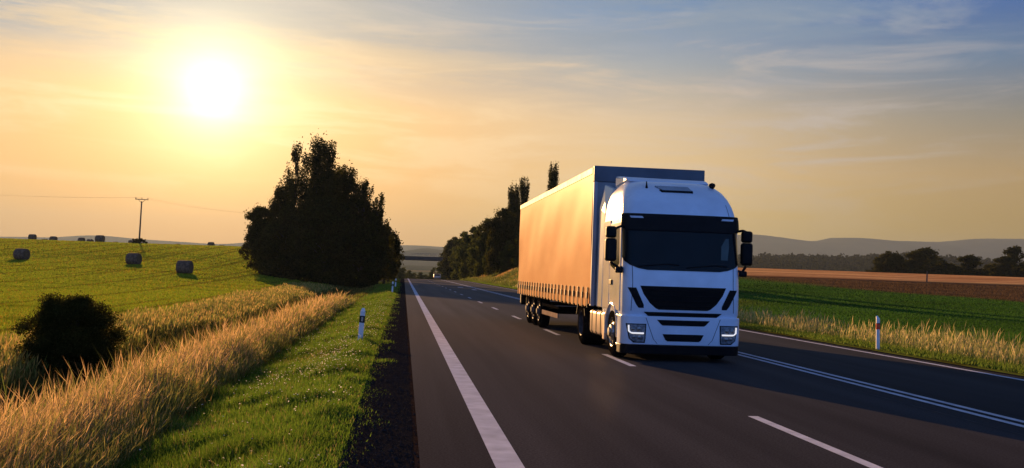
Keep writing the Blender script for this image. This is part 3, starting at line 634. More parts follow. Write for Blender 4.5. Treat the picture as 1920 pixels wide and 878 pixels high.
# far tree line on the right behind the stubble field
G3 = 'far dark trees behind the stubble field'
farA = make_tree('leafy_tree', 152.0, 300, 11.2, 13, ENV_ROUND, 9000, .42, 81, 'leftmost large tree of the far line behind the stubble field', group=G3, cn=110, clump=.12, z0=.05)
farB = make_tree('leafy_tree', 194.0, 300, 14.2, 11, ENV_CONE, 9000, .42, 84, 'tallest far tree with a raised crown near the right end of the far line', group=G3, cn=110, clump=.11, z0=.05)
rd = random.Random(4)
fl = [(161.5, .8, 'far tree filling the gap in the middle of the main clump'), (167, .74, 'lower far tree at the right shoulder of the main clump'), (171.5, .7, 'far tree between the main clump and the dip'), (186.5, .72, 'far tree in the notch left of the raised crown'),
      (176.5, .7, 'low far tree filling the foot of the gap in the far line'), (182, .62, 'low rounded far tree right of the gap'), (191, .74, 'far tree hidden behind the raised crown'), (197, .7, 'low far tree under the right side of the raised crown'), (203, .82, 'second to last far tree before the right picture edge'), (209, .85, 'far tree cut by the right picture edge'), (155.5, .86, 'far tree wedged between the two largest of the main clump'),
      (158.5, .92, 'second large far tree, its crown merged with the leftmost'), (164, 1.02, 'broad far tree in the middle of the main far clump'), (169, .88, 'bushy far tree at the right end of the main far clump'), (174, .6, 'low far tree in the dip right of the main clump'),
      (179, .8, 'narrow far tree standing alone in the gap of the far line'), (184.5, .66, 'small far tree left of the raised far crown'), (188.5, .7, 'far tree touching the raised crown on its left'), (200, .8, 'far tree touching the raised crown on its right'),
      (206, .9, 'far tree at the very right picture edge'), (212, .9, 'far tree just beyond the right picture edge'), (146.5, .42, 'low far tree at the left foot of the main far clump'), (142, .34, 'short far tree, third from the left of the far line'), (138, .38, 'short far tree, second from the left of the far line'), (133.5, .28, 'smallest far tree at the left start of the far line')]
for i, (x, s_, lab) in enumerate(fl):
    y = 300 + rd.uniform(-10, 12)
    copy_tree(farA if i % 3 else farB, (x * y / 300., y, float(H(x * y / 300., y)) - .5), lab, G3, s_ * 1.5, rd.uniform(0, 6), s_)
# wooded hillside further off: one mass of crowns
def forest(n, seed):
    rg = np.random.default_rng(seed); Y = rg.uniform(700, 1500, n); X = Y * rg.uniform(.22, 1.05, n)
    Z = -14 + 52 * sm(Y, 700, 1500) * (.93 + .06 * np.sin(X / Y * 16)) * (1 + .14 * sm(X / Y, .46, .53)) + rg.uniform(-3, 3, n)
    K = 34; out_v = []; P = np.stack([X, Y, Z], 1)
    d = rg.normal(0, 1, (n, K, 3)); d /= np.linalg.norm(d, axis=2)[..., None]; sz = rg.uniform(5, 9, n)[:, None, None]
    c = P[:, None] + d * sz * np.array([1, 1, 1.25]) * (rg.random((n, K, 1)) ** .3)
    u = rg.normal(0, 1, (n, K, 3)); u /= np.linalg.norm(u, axis=2)[..., None]; w = np.cross(u, rg.normal(0, 1, (n, K, 3))); w /= np.linalg.norm(w, axis=2)[..., None]
    L = 2.6; v = np.stack([c - u * L, c + w * L * .8, c + u * L, c - w * L * .8], 2).reshape(-1, 3)
    t = rg.uniform(.6, 1.4, (n, 1, 1)) * np.ones((n, K * 4, 1)) * np.array([.014, .020, .011]); return np_mesh('forest', v, np.full(n * K, 4), np.arange(n * K * 4), leafm, tint=t.reshape(-1, 3))
tag(forest(5200, 3), 'dark wooded hillside behind the fields on the right', 'forest', kind='stuff')
hv = np.array([(x_ * y_ , y_, -18 + 52 * float(sm(y_, 700, 1500)) * (.93 + .06 * math.sin(x_ * 16)) * (1 + .14 * float(sm(x_, .46, .53))) - 2) for y_ in np.linspace(680, 1900, 14) for x_ in np.linspace(.18, 1.2, 40)])
hv[-40:, 2] = -16
jj, ii = np.meshgrid(np.arange(39), np.arange(13)); a = (ii * 40 + jj).ravel(); hf = np.stack([a, a + 1, a + 41, a + 40], 1)
tag(np_mesh('hillside', hv, np.full(len(hf), 4), hf.ravel(), mat('hillside_soil', (.022, .028, .015), 1, spec=0, noise=(.02, .5)), smooth=True), kind='structure')

# ------------------------------------------------------------------ overpass
conc = mat('concrete', (.07, .065, .06), .9, noise=(.8, .35))
steel = mat('galvanised_steel', (.25, .25, .25), .5, metal=.6, noise=(4, .3))
br = empty('overpass_bridge', (6, 322, -2)); tag(br, 'distant concrete overpass bridge spanning the road between the trees', 'bridge')
MB().box(-26, 32, -4.5, 4.5, 7.0, 8.0).box(-26, 32, -4.7, -4.45, 7.5, 8.2).box(-26, 32, 4.45, 4.7, 7.5, 8.2).build('deck', conc, br)
mb = MB()
for x in np.arange(-26, 32.1, 2): mb.box(x - .04, x + .04, -4.62, -4.54, 8.2, 9.15)
mb.box(-26, 32, -4.62, -4.54, 9.1, 9.2).box(-26, 32, -4.61, -4.55, 8.65, 8.7); mb.build('railing', steel, br)
for x in (-13, 12): MB().box(x - .5, x + .5, -3.5, 3.5, -3, 7.0).build('pier', conc, br)

# ------------------------------------------------------------------ delineator posts
postw = mat('white_plastic', (.72, .74, .78), .45, noise=(5, .15))
blackp = mat('black_plastic', (.012, .012, .013), .45, spec=.4, noise=(8, .4))
refw = mat('reflector_white', (.5, .42, .36), .2, noise=(60, .3)); refr = mat('reflector_red', (.75, .05, .03), .25, noise=(60, .3)); refo = mat('reflector_amber', (.75, .16, .03), .3, noise=(60, .3))
def post(x, y, label, group, kind, tilt=0.0, h=.98):
    z = float(H(x, y)); r = empty('delineator_post', (x, y, z)); r.rotation_euler = (R(1.5), R(tilt), 0); tag(r, label, 'road post', group)
    tri = [(-.062, -.04), (.062, -.04), (.035, .045), (-.035, .045)]
    mb = MB(); n = 4; k = 0
    vs = [(a_, b_, -.2) for a_, b_ in tri] + [(a_ * .96, b_, h + (b_ * .9) + .0) for a_, b_ in tri]
    mb.add(vs, [(0, 1, 2, 3), (7, 6, 5, 4)] + [(i, (i + 1) % 4, (i + 1) % 4 + 4, i + 4) for i in range(4)]); mb.build('post', postw, r, bevel=.008)
    if kind == 'left':
        MB().prism([(a_ * 1.05, b_ * 1.08) for a_, b_ in tri], 'Z', h - .3, h - .14).build('black_band', blackp, r)
        MB().box(-.022, .022, -.05, -.043, h - .27, h - .17).build('reflector', refw, r, bevel=.003)
    else:
        MB().prism([(a_ * 1.05, b_ * 1.08) for a_, b_ in tri], 'Z', h - .315, h - .15).build('red_band', refr, r)
        MB().box(-.035, .035, -.051, -.0435, h - .255, h - .21).build('reflector', refo, r, bevel=.003)
        MB().prism([(a_ * 1.06, b_ * 1.1) for a_, b_ in tri], 'Z', h - .165, h - .15).build('black_edge', blackp, r)
    return r
post(-.95, 23.6, 'nearest white roadside post with black band on the left verge', 'white posts along the left verge', 'left', 3.5, .74)
post(-.75, 72, 'second white roadside post, farther along the left verge', 'white posts along the left verge', 'left', 1.5, .80)
post(-.72, 96, 'third and smallest white roadside post on the left verge', 'white posts along the left verge', 'left', 2, .80)
pr_ = post(12.42, 25.0, 'white roadside post with red reflector on the right verge', 'white posts along the right verge', 'right', -1.5, .84); pr_.scale = (.82, .82, 1)
post(12.6, 92, 'tiny distant white post on the right verge behind the trailer', 'white posts along the right verge', 'right', 0, .92)

# ------------------------------------------------------------------ utility pole and wires
wood = mat('weathered_wood', (.10, .07, .055), .9, noise=(2, .4), bump=(10, .5)); porc = mat('insulator', (.12, .05, .035), .35, noise=(3, .2)); wirem = mat('wire', (.22, .17, .13), .5, metal=.5, noise=(1, .2))
PX, PY = -60.2, 235.0; pz = float(H(PX, PY)); ptop = 10.6
pole = empty('utility_pole', (PX, PY, pz)); tag(pole, 'wooden utility pole with crossarm on the crest of the hay field', 'utility pole'); pole.rotation_euler = (0, R(.8), 0)
MB().tube([(0, 0, -.4), (0, 0, 4), (0, 0, ptop - .9)], [.2, .17, .14], 10).build('pole_shaft', wood, pole, smooth=True)
MB().box(-1.45, 1.45, -.07, .07, ptop - .55, ptop - .4).box(-1.3, -1.22, -.06, .06, ptop - .45, ptop - .1).build('crossarm', wood, pole)
MB().tube([(0, -.02, ptop - 1.3), (-.75, -.02, ptop - .55)], .05, 6).tube([(0, -.02, ptop - 1.3), (.75, -.02, ptop - .55)], .05, 6).build('brace', wood, pole)
for x in (-1.35, 0, 1.35): MB().lathe([(ptop - .4, .04), (ptop - .3, .09), (ptop - .2, .06), (ptop - .12, .1), (ptop - .03, .04)], 'Z', (x, 0, 0), 10).build('insulator', porc, pole, smooth=True)
zt = pz + ptop - .05
for i, dx in enumerate((-1.35, 0, 1.35)):
    mb = MB(); lx, ly, lz = -140.0 + dx, 225.0, zt + 1.5
    pts = [(PX + dx + (lx - PX - dx) * t, PY + (ly - PY) * t, zt + (lz - zt) * t - 3.2 * 4 * t * (1 - t) * .5) for t in np.linspace(0, 1, 16)]
    rx, ry2, rz2 = -16.0 + dx, 255.0, zt - 1.4
    pts2 = [(PX + dx + (rx - PX - dx) * t, PY + (ry2 - PY) * t, zt + (rz2 - zt) * t - 3.2 * 4 * t * (1 - t) * .45) for t in np.linspace(0, 1, 16)]
    mb.tube(pts[::-1] + pts2[1:], .008, 4); mb.build('power_wire', wirem)
    tag(bpy.context.scene.collection.objects[-1] if False else bpy.data.objects[[o.name for o in col.objects if o.name.startswith('power_wire')][-1]],
        ['left one of three thin wires carried by the utility pole', 'middle one of three thin wires carried by the utility pole', 'right one of three thin wires carried by the utility pole'][i], 'wire', 'wires carried by the utility pole')

# ------------------------------------------------------------------ hay bales
balem = mat('bale_straw', (.095, .060, .045), .95, spec=.05, noise=(5, .7, (.24, .16, .11)), bump=(22, .9)); balee = mat('bale_end', (.10, .07, .05), .9, noise=(10, .6), bump=(30, .9))
def bale_mesh(label):
    r = empty('hay_bale', (0, 0, 0)); tag(r, label, 'hay bale', 'round hay bales on the mown field')
    rg = random.Random(3); mb = MB(); n = 28; ring = []
    prof = [(-.64, .55), (-.6, .63), (-.4, .655), (0, .665), (.4, .655), (.6, .63), (.64, .55)]
    vs = []
    for a_, rad in prof:
        for j in range(n):
            an = 2 * math.pi * j / n; q = rad * (1 + rg.uniform(-.012, .012)); zz = q * math.sin(an)
            if zz < -.52: zz = -.52 + (zz + .52) * .35
            vs.append((a_, q * math.cos(an), zz + .58))
    fs = [(i * n + j, i * n + (j + 1) % n, (i + 1) * n + (j + 1) % n, (i + 1) * n + j) for i in range(len(prof) - 1) for j in range(n)]
    mb.add(vs, fs); mb.build('net_wrapped_body', balem, r, smooth=True)
    for a_ in (-.635, .635):
        e = MB(); ev = [(a_, 0, .60)] + [(a_, .56 * math.cos(2 * math.pi * j / n), max(.56 * math.sin(2 * math.pi * j / n), -.5) + .58) for j in range(n)]
        e.add(ev, [(0, 1 + j, 1 + (j + 1) % n) for j in range(n)]); e.build('bale_end', balee, r)
    return r
bales = [(-24.5, 115.5, -0.18, 1.20, 'nearest hay bale, casting a shadow straight towards the road'),
         (-34.9, 134, -0.26, 1.22, 'middle one of the three near hay bales on the slope'),
         (-50.1, 137.5, -0.33, 1.2, 'large hay bale at the left end of the slope, shadow to its left'),
         (-86.0, 242, -0.08, 1.15, 'leftmost hay bale on the field crest'),
         (-89.8, 261, -0.28, 1.0, 'tiny hay bale peeping over the crest, second from the left'),
         (-84.0, 250, -0.28, 1.1, 'small hay bale on the crest, third from the left'),
         (-77.8, 251, -0.23, 1.05, 'small square looking hay bale on the crest right of the gap'),
         (-77.6, 257, -0.28, 1.05, 'half hidden small hay bale left of the darkest crest bale'),
         (-70.0, 239, -0.18, 1.35, 'darkest and biggest hay bale on the crest'),
         (-73.5, 264, -0.28, 1.05, 'tiny sunken hay bale just right of the biggest crest bale'),
         (-66.6, 253, -0.28, .95, 'hay bale on the crest just left of the utility pole'),
         (-57.7, 263, -0.28, 1.0, 'tiny hay bale on the crest right of the utility pole'),
         (-47.4, 252, -0.28, 1.05, 'hay bale on the crest between the pole and the grove'),
         (-46.6, 262, -0.28, 1.0, 'tiny hay bale at the crest nearest to the grove')]
b0 = bale_mesh(bales[0][4])
for i, (x, y, rz, s_, lab) in enumerate(bales):
    z = float(H(x, y))
    if i == 0: b0.location = (x, y, z); b0.rotation_euler = (0, 0, rz); b0.scale = (s_,) * 3
    else: copy_tree(b0, (x, y, z), lab, None, s_, rz)

# small stake in the stubble
sx_, sy_ = 88.0, 160.0
MB().tube([(0, 0, -.3), (.03, 0, .8), (.05, 0, 1.9)], [.13, .12, .1], 6).build('wooden_stake', wood); st_ = bpy.data.objects['wooden_stake']; st_.location = (sx_, sy_, float(H(sx_, sy_))); tag(st_, 'lone wooden stake in front of the orange stubble field', 'stake')

# ------------------------------------------------------------------ TRUCK
WX, WY = 5.57, 19.4
TR = empty('articulated_truck', (WX, WY, 0), R(.3)); tag(TR, 'white articulated truck with orange sunlit curtain trailer driving in the right lane', 'truck')
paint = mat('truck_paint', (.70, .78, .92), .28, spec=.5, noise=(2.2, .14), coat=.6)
paint_sun = mat('truck_paint_sun_tint', (.82, .77, .72), .22, spec=.6, noise=(1.5, .08), coat=1.0)  # the truck's white, warmed to put low sunlight into the cab sides' colour
glass = mat('windshield_glass', (.006, .010, .013), .10, spec=.14, noise=(2, .3)); glass2 = mat('side_glass', (.02, .02, .02), .05, spec=.7, noise=(2, .3))
trim = mat('black_trim', (.007, .007, .009), .55, spec=.12, noise=(6, .4)); rubber = mat('tyre_rubber', (.012, .011, .011), .95, spec=0, noise=(20, .5), bump=(25, .3))
alu = mat('aluminium', (.30, .30, .31), .38, metal=.9, noise=(8, .3)); tankm = mat('tank_metal', (.66, .50, .38), .38, metal=.35, noise=(3, .25))
frame_m = mat('chassis_paint', (.014, .013, .013), .9, spec=0, noise=(5, .4)); seam = mat('panel_seam', (.03, .032, .04), .7, noise=(4, .3))
mesh_m = mat('grille_mesh', (.004, .004, .005), .7, spec=.15, noise=(40, .5)); lamp_m = mat('lamp_glass', (.35, .38, .42), .12, metal=.35, noise=(18, .85, (.06, .065, .075)))
drl = bpy.data.materials.new('daytime_light'); drl.use_nodes = True; bb = drl.node_tree.nodes['Principled BSDF']; bb.inputs['Emission Color'].default_value = (1, .95, .9, 1); bb.inputs['Emission Strength'].default_value = .32; bb.inputs['Base Color'].default_value = (.8, .8, .8, 1)

ZK = [.86, .96, 1.3, 1.6, 1.88, 2.4, 2.86, 3.02, 3.18, 3.34, 3.48, 3.60, 3.68, 3.73]
YF = [.05, .01, .0, .01, .05, .15, .24, .29, .37, .50, .67, .90, 1.12, 1.40]
WK = [1.18, 1.20, 1.205, 1.205, 1.20, 1.195, 1.19, 1.175, 1.15, 1.11, 1.06, .99, .92, .82]
RK = [.16, .17, .18, .19, .20, .20, .19, .20, .24, .28, .32, .34, .34, .32]
def ks(z, T): return float(np.interp(z, ZK, T))
def fy(x, z, bump_=0.0):
    """y of the cab's front skin at (x, z)"""
    w, r, y0 = ks(z, WK), ks(z, RK), ks(z, YF); ax = min(abs(x), w)
    y = y0 + .06 * (ax / w) ** 2
    if ax > w - r:
        q = (ax - (w - r)) / r; y += (r) * (1 - math.sqrt(max(1 - q * q, 0)))
    return y
YB = 2.22
def ring(z, extra=0.0):
    w, r = ks(z, WK), ks(z, RK); xs_ = list(np.linspace(0, w - r, 9)) + [w - r + r * math.sin(a_) for a_ in np.linspace(0, math.pi / 2, 9)[1:]]
    f = [(x, fy(x, z)) for x in xs_]; pts = [(-x, y) for x, y in reversed(f[1:])] + f
    yb = YB; side = [(w, y) for y in np.linspace(f[-1][1], yb - .08, 6)[1:]] + [(w - .06, yb)]
    pts = pts + side + [(-x, y) for x, y in reversed(side)]
    return [(x, y, z) for x, y in pts]
zz = list(np.linspace(.86, 2.86, 18)) + list(np.linspace(2.9, 3.73, 18))
rings = [ring(z) for z in zz]
mb = MB(); n = len(rings[0])
for rg_ in rings: mb.v += rg_
for i in range(len(rings) - 1):
    for j in range(n): mb.f.append((i * n + j, i * n + (j + 1) % n, (i + 1) * n + (j + 1) % n, (i + 1) * n + j))
mb.f.append(tuple(range(n)))
top = [( x * .97, y + (.02 if y < 1.6 else 0), 3.745) for x, y, z in rings[-1]]; k = len(mb.v); mb.v += top
for j in range(n): mb.f.append(((len(rings) - 1) * n + j, (len(rings) - 1) * n + (j + 1) % n, k + (j + 1) % n, k + j))
mb.f.append(tuple(k + j for j in range(n)))
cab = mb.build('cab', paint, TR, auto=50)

def fpatch(name, rows, m, parent, off=.006, nx_=25, nz_=14, th=.02, bevel=0, zmap=None, auto=45):
    """panel lying on the cab's front skin; rows: [(z, xl, xr), ...] bottom to top"""
    zs = [r_[0] for r_ in rows]; Zs = np.unique(np.concatenate([np.linspace(zs[0], zs[-1], nz_), zs])); vs = []; n_z = len(Zs)
    for layer in (0, 1):
        for z in Zs:
            xl = np.interp(z, zs, [r_[1] for r_ in rows]); xr = np.interp(z, zs, [r_[2] for r_ in rows])
            for x in np.linspace(xl, xr, nx_):
                y = fy(x, z) - (off if layer == 0 else off - th)
                xo = x + (math.copysign(off if layer == 0 else off - th, x) * max(0, (abs(x) / ks(z, WK)) ** 8))
                vs.append((xo, y, z))
    mb = MB(); fs = []; L = n_z * nx_
    for i in range(n_z - 1):
        for j in range(nx_ - 1):
            a_ = i * nx_ + j; fs.append((a_, a_ + 1, a_ + 1 + nx_, a_ + nx_)); fs.append((L + a_, L + a_ + nx_, L + a_ + 1 + nx_, L + a_ + 1))
    for i in range(n_z - 1):
        for j in (0, nx_ - 1): a_ = i * nx_ + j; fs.append((a_, a_ + nx_, L + a_ + nx_, L + a_))
    for j in range(nx_ - 1):
        for i in (0, n_z - 1): a_ = i * nx_ + j; fs.append((a_, a_ + 1, L + a_ + 1, L + a_))
    mb.add(vs, fs); return mb.build(name, m, parent, auto=auto)

# windscreen, header and visor
ws = fpatch('windshield', [(1.82, -.74, .74), (1.85, -.92, .92), (1.91, -1.08, 1.08), (1.99, -1.175, 1.175), (2.06, -1.195, 1.195), (2.70, -1.188, 1.188)], glass, TR, off=.012, nx_=41, nz_=20)
fpatch('sun_visor', [(2.62, -1.13, 1.13), (2.70, -1.185, 1.185), (2.955, -1.175, 1.175)], trim, TR, off=.05, nx_=41, nz_=8, th=.045)
for s_ in (-1, 1):
    a_, b_ = sorted((s_ * .80, s_ * 1.04)); fpatch('marker_light', [(2.86, a_, b_), (2.90, a_ + (.03 if s_ > 0 else -.02), b_ + (.02 if s_ > 0 else -.03))], mat('marker_lens', (.55, .6, .72), .2, noise=(9, .2)), TR, off=.06, nx_=5, nz_=4, th=.02)
# sky reflection painted as a pale patch over the right of the windshield
fpatch('painted_reflection', [(2.06, .78, .92), (2.34, .80, .96), (2.50, .90, .96)], mat('pale_reflection', (.05, .085, .085), .5, noise=(5, .3)), ws, off=.016, nx_=6, nz_=6, th=.004)
for x_ in (-.45, .55):
    MB().tube([(x_ - .5, fy(x_ - .5, 1.86) - .03, 1.88), (x_ + .1, fy(x_ + .1, 1.96) - .03, 1.95), (x_ + .35, fy(x_ + .35, 1.9) - .03, 1.93)], .010, 6).build('wiper', trim, TR)
# grille and intakes
fpatch('grille', [(1.035, -.50, .50), (1.06, -.56, .56), (1.16, -.68, .68), (1.34, -.81, .81), (1.50, -.88, .88)], mesh_m, TR, off=.004, nx_=25)
gb = MB()
for z in (1.12, 1.22, 1.32, 1.42):
    q = float(np.interp(z, [1.06, 1.16, 1.34, 1.5], [.56, .68, .81, .88])) - .02
    gb.tube([(x, fy(x, z) - .012, z) for x in np.linspace(-q, q, 9)], .008, 5)
gb.build('grille_bars', trim, TR)
for s_ in (-1, 1):
    rows = [(1.06, .80, .90), (1.12, .80, .95), (1.46, .96, 1.12)] if s_ > 0 else [(1.06, -.90, -.80), (1.12, -.95, -.80), (1.46, -1.12, -.96)]
    fpatch('corner_air_vent', rows, trim, TR, off=.006, nx_=6)
    rows = [(1.0, s_ * 1.05 - .005, s_ * 1.05 + .005), (1.55, s_ * 1.03 - .005, s_ * 1.03 + .005), (1.95, s_ * 1.04 - .005, s_ * 1.04 + .005)]
    fpatch('panel_seam', rows, seam, cab, off=.004, nx_=3, th=.01)
fpatch('panel_seam', [(3.20, .96 - .004, .96 + .004), (2.92, 1.0, 1.01)][::-1], seam, cab, off=.004, nx_=3, th=.01)
# roof: hatch lip, deflector, aerials
hm_ = mat('roof_hatch_glass', (.30, .36, .44), .15, noise=(5, .3))
def roofpt(x, z, o=.01): return (x, fy(x, z) - o * .5, z + o)
hv = MB(); rowsz = [3.40, 3.44, 3.48, 3.52]; xx = np.linspace(-.30, .32, 9)
def patch_roof(name, z0, z1, x0, x1, x0b, x1b, o, m, par, th=.02):
    mb = MB(); nz_, nx_ = 5, 10; vs = []
    for lay in (0, 1):
        for i in range(nz_):
            z = z0 + (z1 - z0) * i / (nz_ - 1)
            for j in range(nx_):
                a_ = x0 + (x0b - x0) * i / (nz_ - 1); b_ = x1 + (x1b - x1) * i / (nz_ - 1); x = a_ + (b_ - a_) * j / (nx_ - 1); oo = o - lay * th
                vs.append((x, fy(x, z) - oo * .75, z + oo * .66))
    L = nz_ * nx_; fs = []
    for i in range(nz_ - 1):
        for j in range(nx_ - 1): a_ = i * nx_ + j; fs += [(a_, a_ + 1, a_ + 1 + nx_, a_ + nx_), (L + a_, L + a_ + 1, L + a_ + 1 + nx_, L + a_ + nx_)]
    for i in range(nz_ - 1):
        for j in (0, nx_ - 1): a_ = i * nx_ + j; fs.append((a_, a_ + nx_, L + a_ + nx_, L + a_))
    for j in range(nx_ - 1):
        for i in (0, nz_ - 1): a_ = i * nx_ + j; fs.append((a_, a_ + 1, L + a_ + 1, L + a_))
    mb.add(vs, fs); return mb.build(name, m, par, auto=40)
patch_roof('roof_hatch', 3.46, 3.56, -.32, .30, -.44, .26, .03, hm_, TR, .035)
patch_roof('hatch_frame', 3.43, 3.475, -.34, .32, -.38, .32, .022, trim, TR, .03)
sp = MB(); w_ = .99
sp.add([(-w_ + .1, 1.25, 3.70), (w_ - .1, 1.25, 3.70), (w_, 2.15, 3.60), (-w_, 2.15, 3.60), (-w_ + .06, 1.42, 3.80), (w_ - .16, 1.42, 3.78), (w_ - .06, 2.15, 3.85), (-w_, 2.15, 3.88)],
       [(0, 3, 2, 1), (4, 5, 6, 7), (0, 1, 5, 4), (1, 2, 6, 5), (2, 3, 7, 6), (3, 0, 4, 7)]); sp.build('roof_air_deflector', paint, TR, bevel=.05, segs=3, auto=50)
MB().tube([(-.62, .78, 3.5), (-.62, .79, 3.58), (-.62, .80, 3.66)], [.035, .018, .01], 8).build('aerial', trim, TR, smooth=True)
MB().lathe([(3.55, .02), (3.6, .05), (3.64, .075), (3.68, .06), (3.70, .01)], 'Z', (.83, .95, 0), 12).build('beacon', trim, TR, smooth=True)
# bumper assembly: rounded shell
def bump_y(x, z):
    w, r = 1.225, .20; y0 = -.04 + .10 * max(0, (.45 - z)) * 1.2 - .0; ax = min(abs(x), w); y = y0 + .07 * (ax / w) ** 2
    if ax > w - r: q = (ax - (w - r)) / r; y += r * (1 - math.sqrt(max(1 - q * q, 0)))
    return y
def bshell(z0, z1, back, name, m, nz_=8):
    w, r = 1.225, .20; xs_ = list(np.linspace(0, w - r, 7)) + [w - r + r * math.sin(a_) for a_ in np.linspace(0, math.pi / 2, 8)[1:]]
    mb = MB(); R_ = []
    for z in np.linspace(z0, z1, nz_):
        f = [(x, bump_y(x, z)) for x in xs_]; p = [(-x, y) for x, y in reversed(f[1:])] + f + [(w, back), (-w, back)]; R_.append([(x, y, z) for x, y in p])
    n = len(R_[0])
    for q in R_: mb.v += q
    for i in range(nz_ - 1):
        for j in range(n): mb.f.append((i * n + j, i * n + (j + 1) % n, (i + 1) * n + (j + 1) % n, (i + 1) * n + j))
    mb.f.append(tuple(range(n))); mb.f.append(tuple((nz_ - 1) * n + j for j in range(n))); return mb.build(name, m, TR, auto=45, bevel=.012)
bumper = bshell(.335, .90, .50, 'bumper', paint)
bshell(.15, .33, .50, 'lower_valance', trim, 4)
def bpatch(name, rows, m, parent, off=.006, nx_=17, th=.02):
    zs = [r_[0] for r_ in rows]; Zs = np.unique(np.concatenate([np.linspace(zs[0], zs[-1], 8), zs])); vs = []; n_z = len(Zs)
    for lay in (0, 1):
        for z in Zs:
            xl = np.interp(z, zs, [r_[1] for r_ in rows]); xr = np.interp(z, zs, [r_[2] for r_ in rows])
            for x in np.linspace(xl, xr, nx_): vs.append((x, bump_y(x, z) - off + lay * th, z))
    L = n_z * nx_; fs = []
    for i in range(n_z - 1):
        for j in range(nx_ - 1): a_ = i * nx_ + j; fs += [(a_, a_ + 1, a_ + 1 + nx_, a_ + nx_), (L + a_, L + a_ + 1, L + a_ + 1 + nx_, L + a_ + nx_)]
    for i in range(n_z - 1):
        for j in (0, nx_ - 1): a_ = i * nx_ + j; fs.append((a_, a_ + nx_, L + a_ + nx_, L + a_))
    for j in range(nx_ - 1):
        for i in (0, n_z - 1): a_ = i * nx_ + j; fs.append((a_, a_ + 1, L + a_ + 1, L + a_))
    return MB().add(vs, fs).build(name, m, parent, auto=40)
fpatch('front_slot', [(.905, -.70, .70), (.985, -.80, .80)], trim, TR, off=.012, nx_=21, nz_=4, th=.10)
bpatch('upper_air_intake', [(.725, -.42, .42), (.75, -.46, .46), (.835, -.54, .54)], mesh_m, bumper)
bpatch('lower_air_intake', [(.415, -.32, .32), (.44, -.36, .36), (.555, -.42, .42)], mesh_m, bumper)
for s_ in (-1, 1):
    bpatch('bumper_seam', [(.36, s_ * .52 - .005, s_ * .52 + .005), (.45, s_ * .60 - .005, s_ * .60 + .005), (.87, s_ * .76 - .005, s_ * .76 + .005)], seam, bumper, off=.003, nx_=3, th=.008)
    a_, b_ = (.72, 1.06) if s_ > 0 else (-1.06, -.72)
    rows = [(.39, .79, .98), (.45, .78, 1.07), (.73, .77, 1.13)] if s_ > 0 else [(.39, -.98, -.79), (.45, -1.07, -.78), (.73, -1.13, -.77)]
    hl = bpatch('headlight', rows, lamp_m, TR, off=.010, nx_=9)
    bpatch('headlight_bezel', [(r_[0] + (-.02 if i == 0 else (.018 if i == 2 else 0)), r_[1] - .02, r_[2] + .02) for i, r_ in enumerate(rows)], trim, hl, off=.006, nx_=9, th=.012)
    ox = s_ * 1.10; ix = s_ * .80
    pts = [(ox, bump_y(ox, .715) - .02, .715), (ox - s_ * .005, bump_y(ox, .60) - .02, .60), (ox - s_ * .05, bump_y(ox, .565) - .02, .565)] + [(x, bump_y(x, .56) - .02, .56) for x in np.linspace(ox - s_ * .09, ix, 5)]
    MB().tube(pts, .016, 6).build('light_strip', drl, hl)
    for zc, xc, rr_ in ((.645, s_ * .90, .05), (.64, s_ * 1.01, .04), (.48, s_ * .89, .045), (.485, s_ * .99, .035)):
        MB().lathe([(bump_y(xc, zc) - .012, rr_), (bump_y(xc, zc) - .022, rr_ * .8), (bump_y(xc, zc) - .026, .001)], 'Y', (xc, 0, zc), 14).build('lamp_lens', alu, hl, smooth=True)
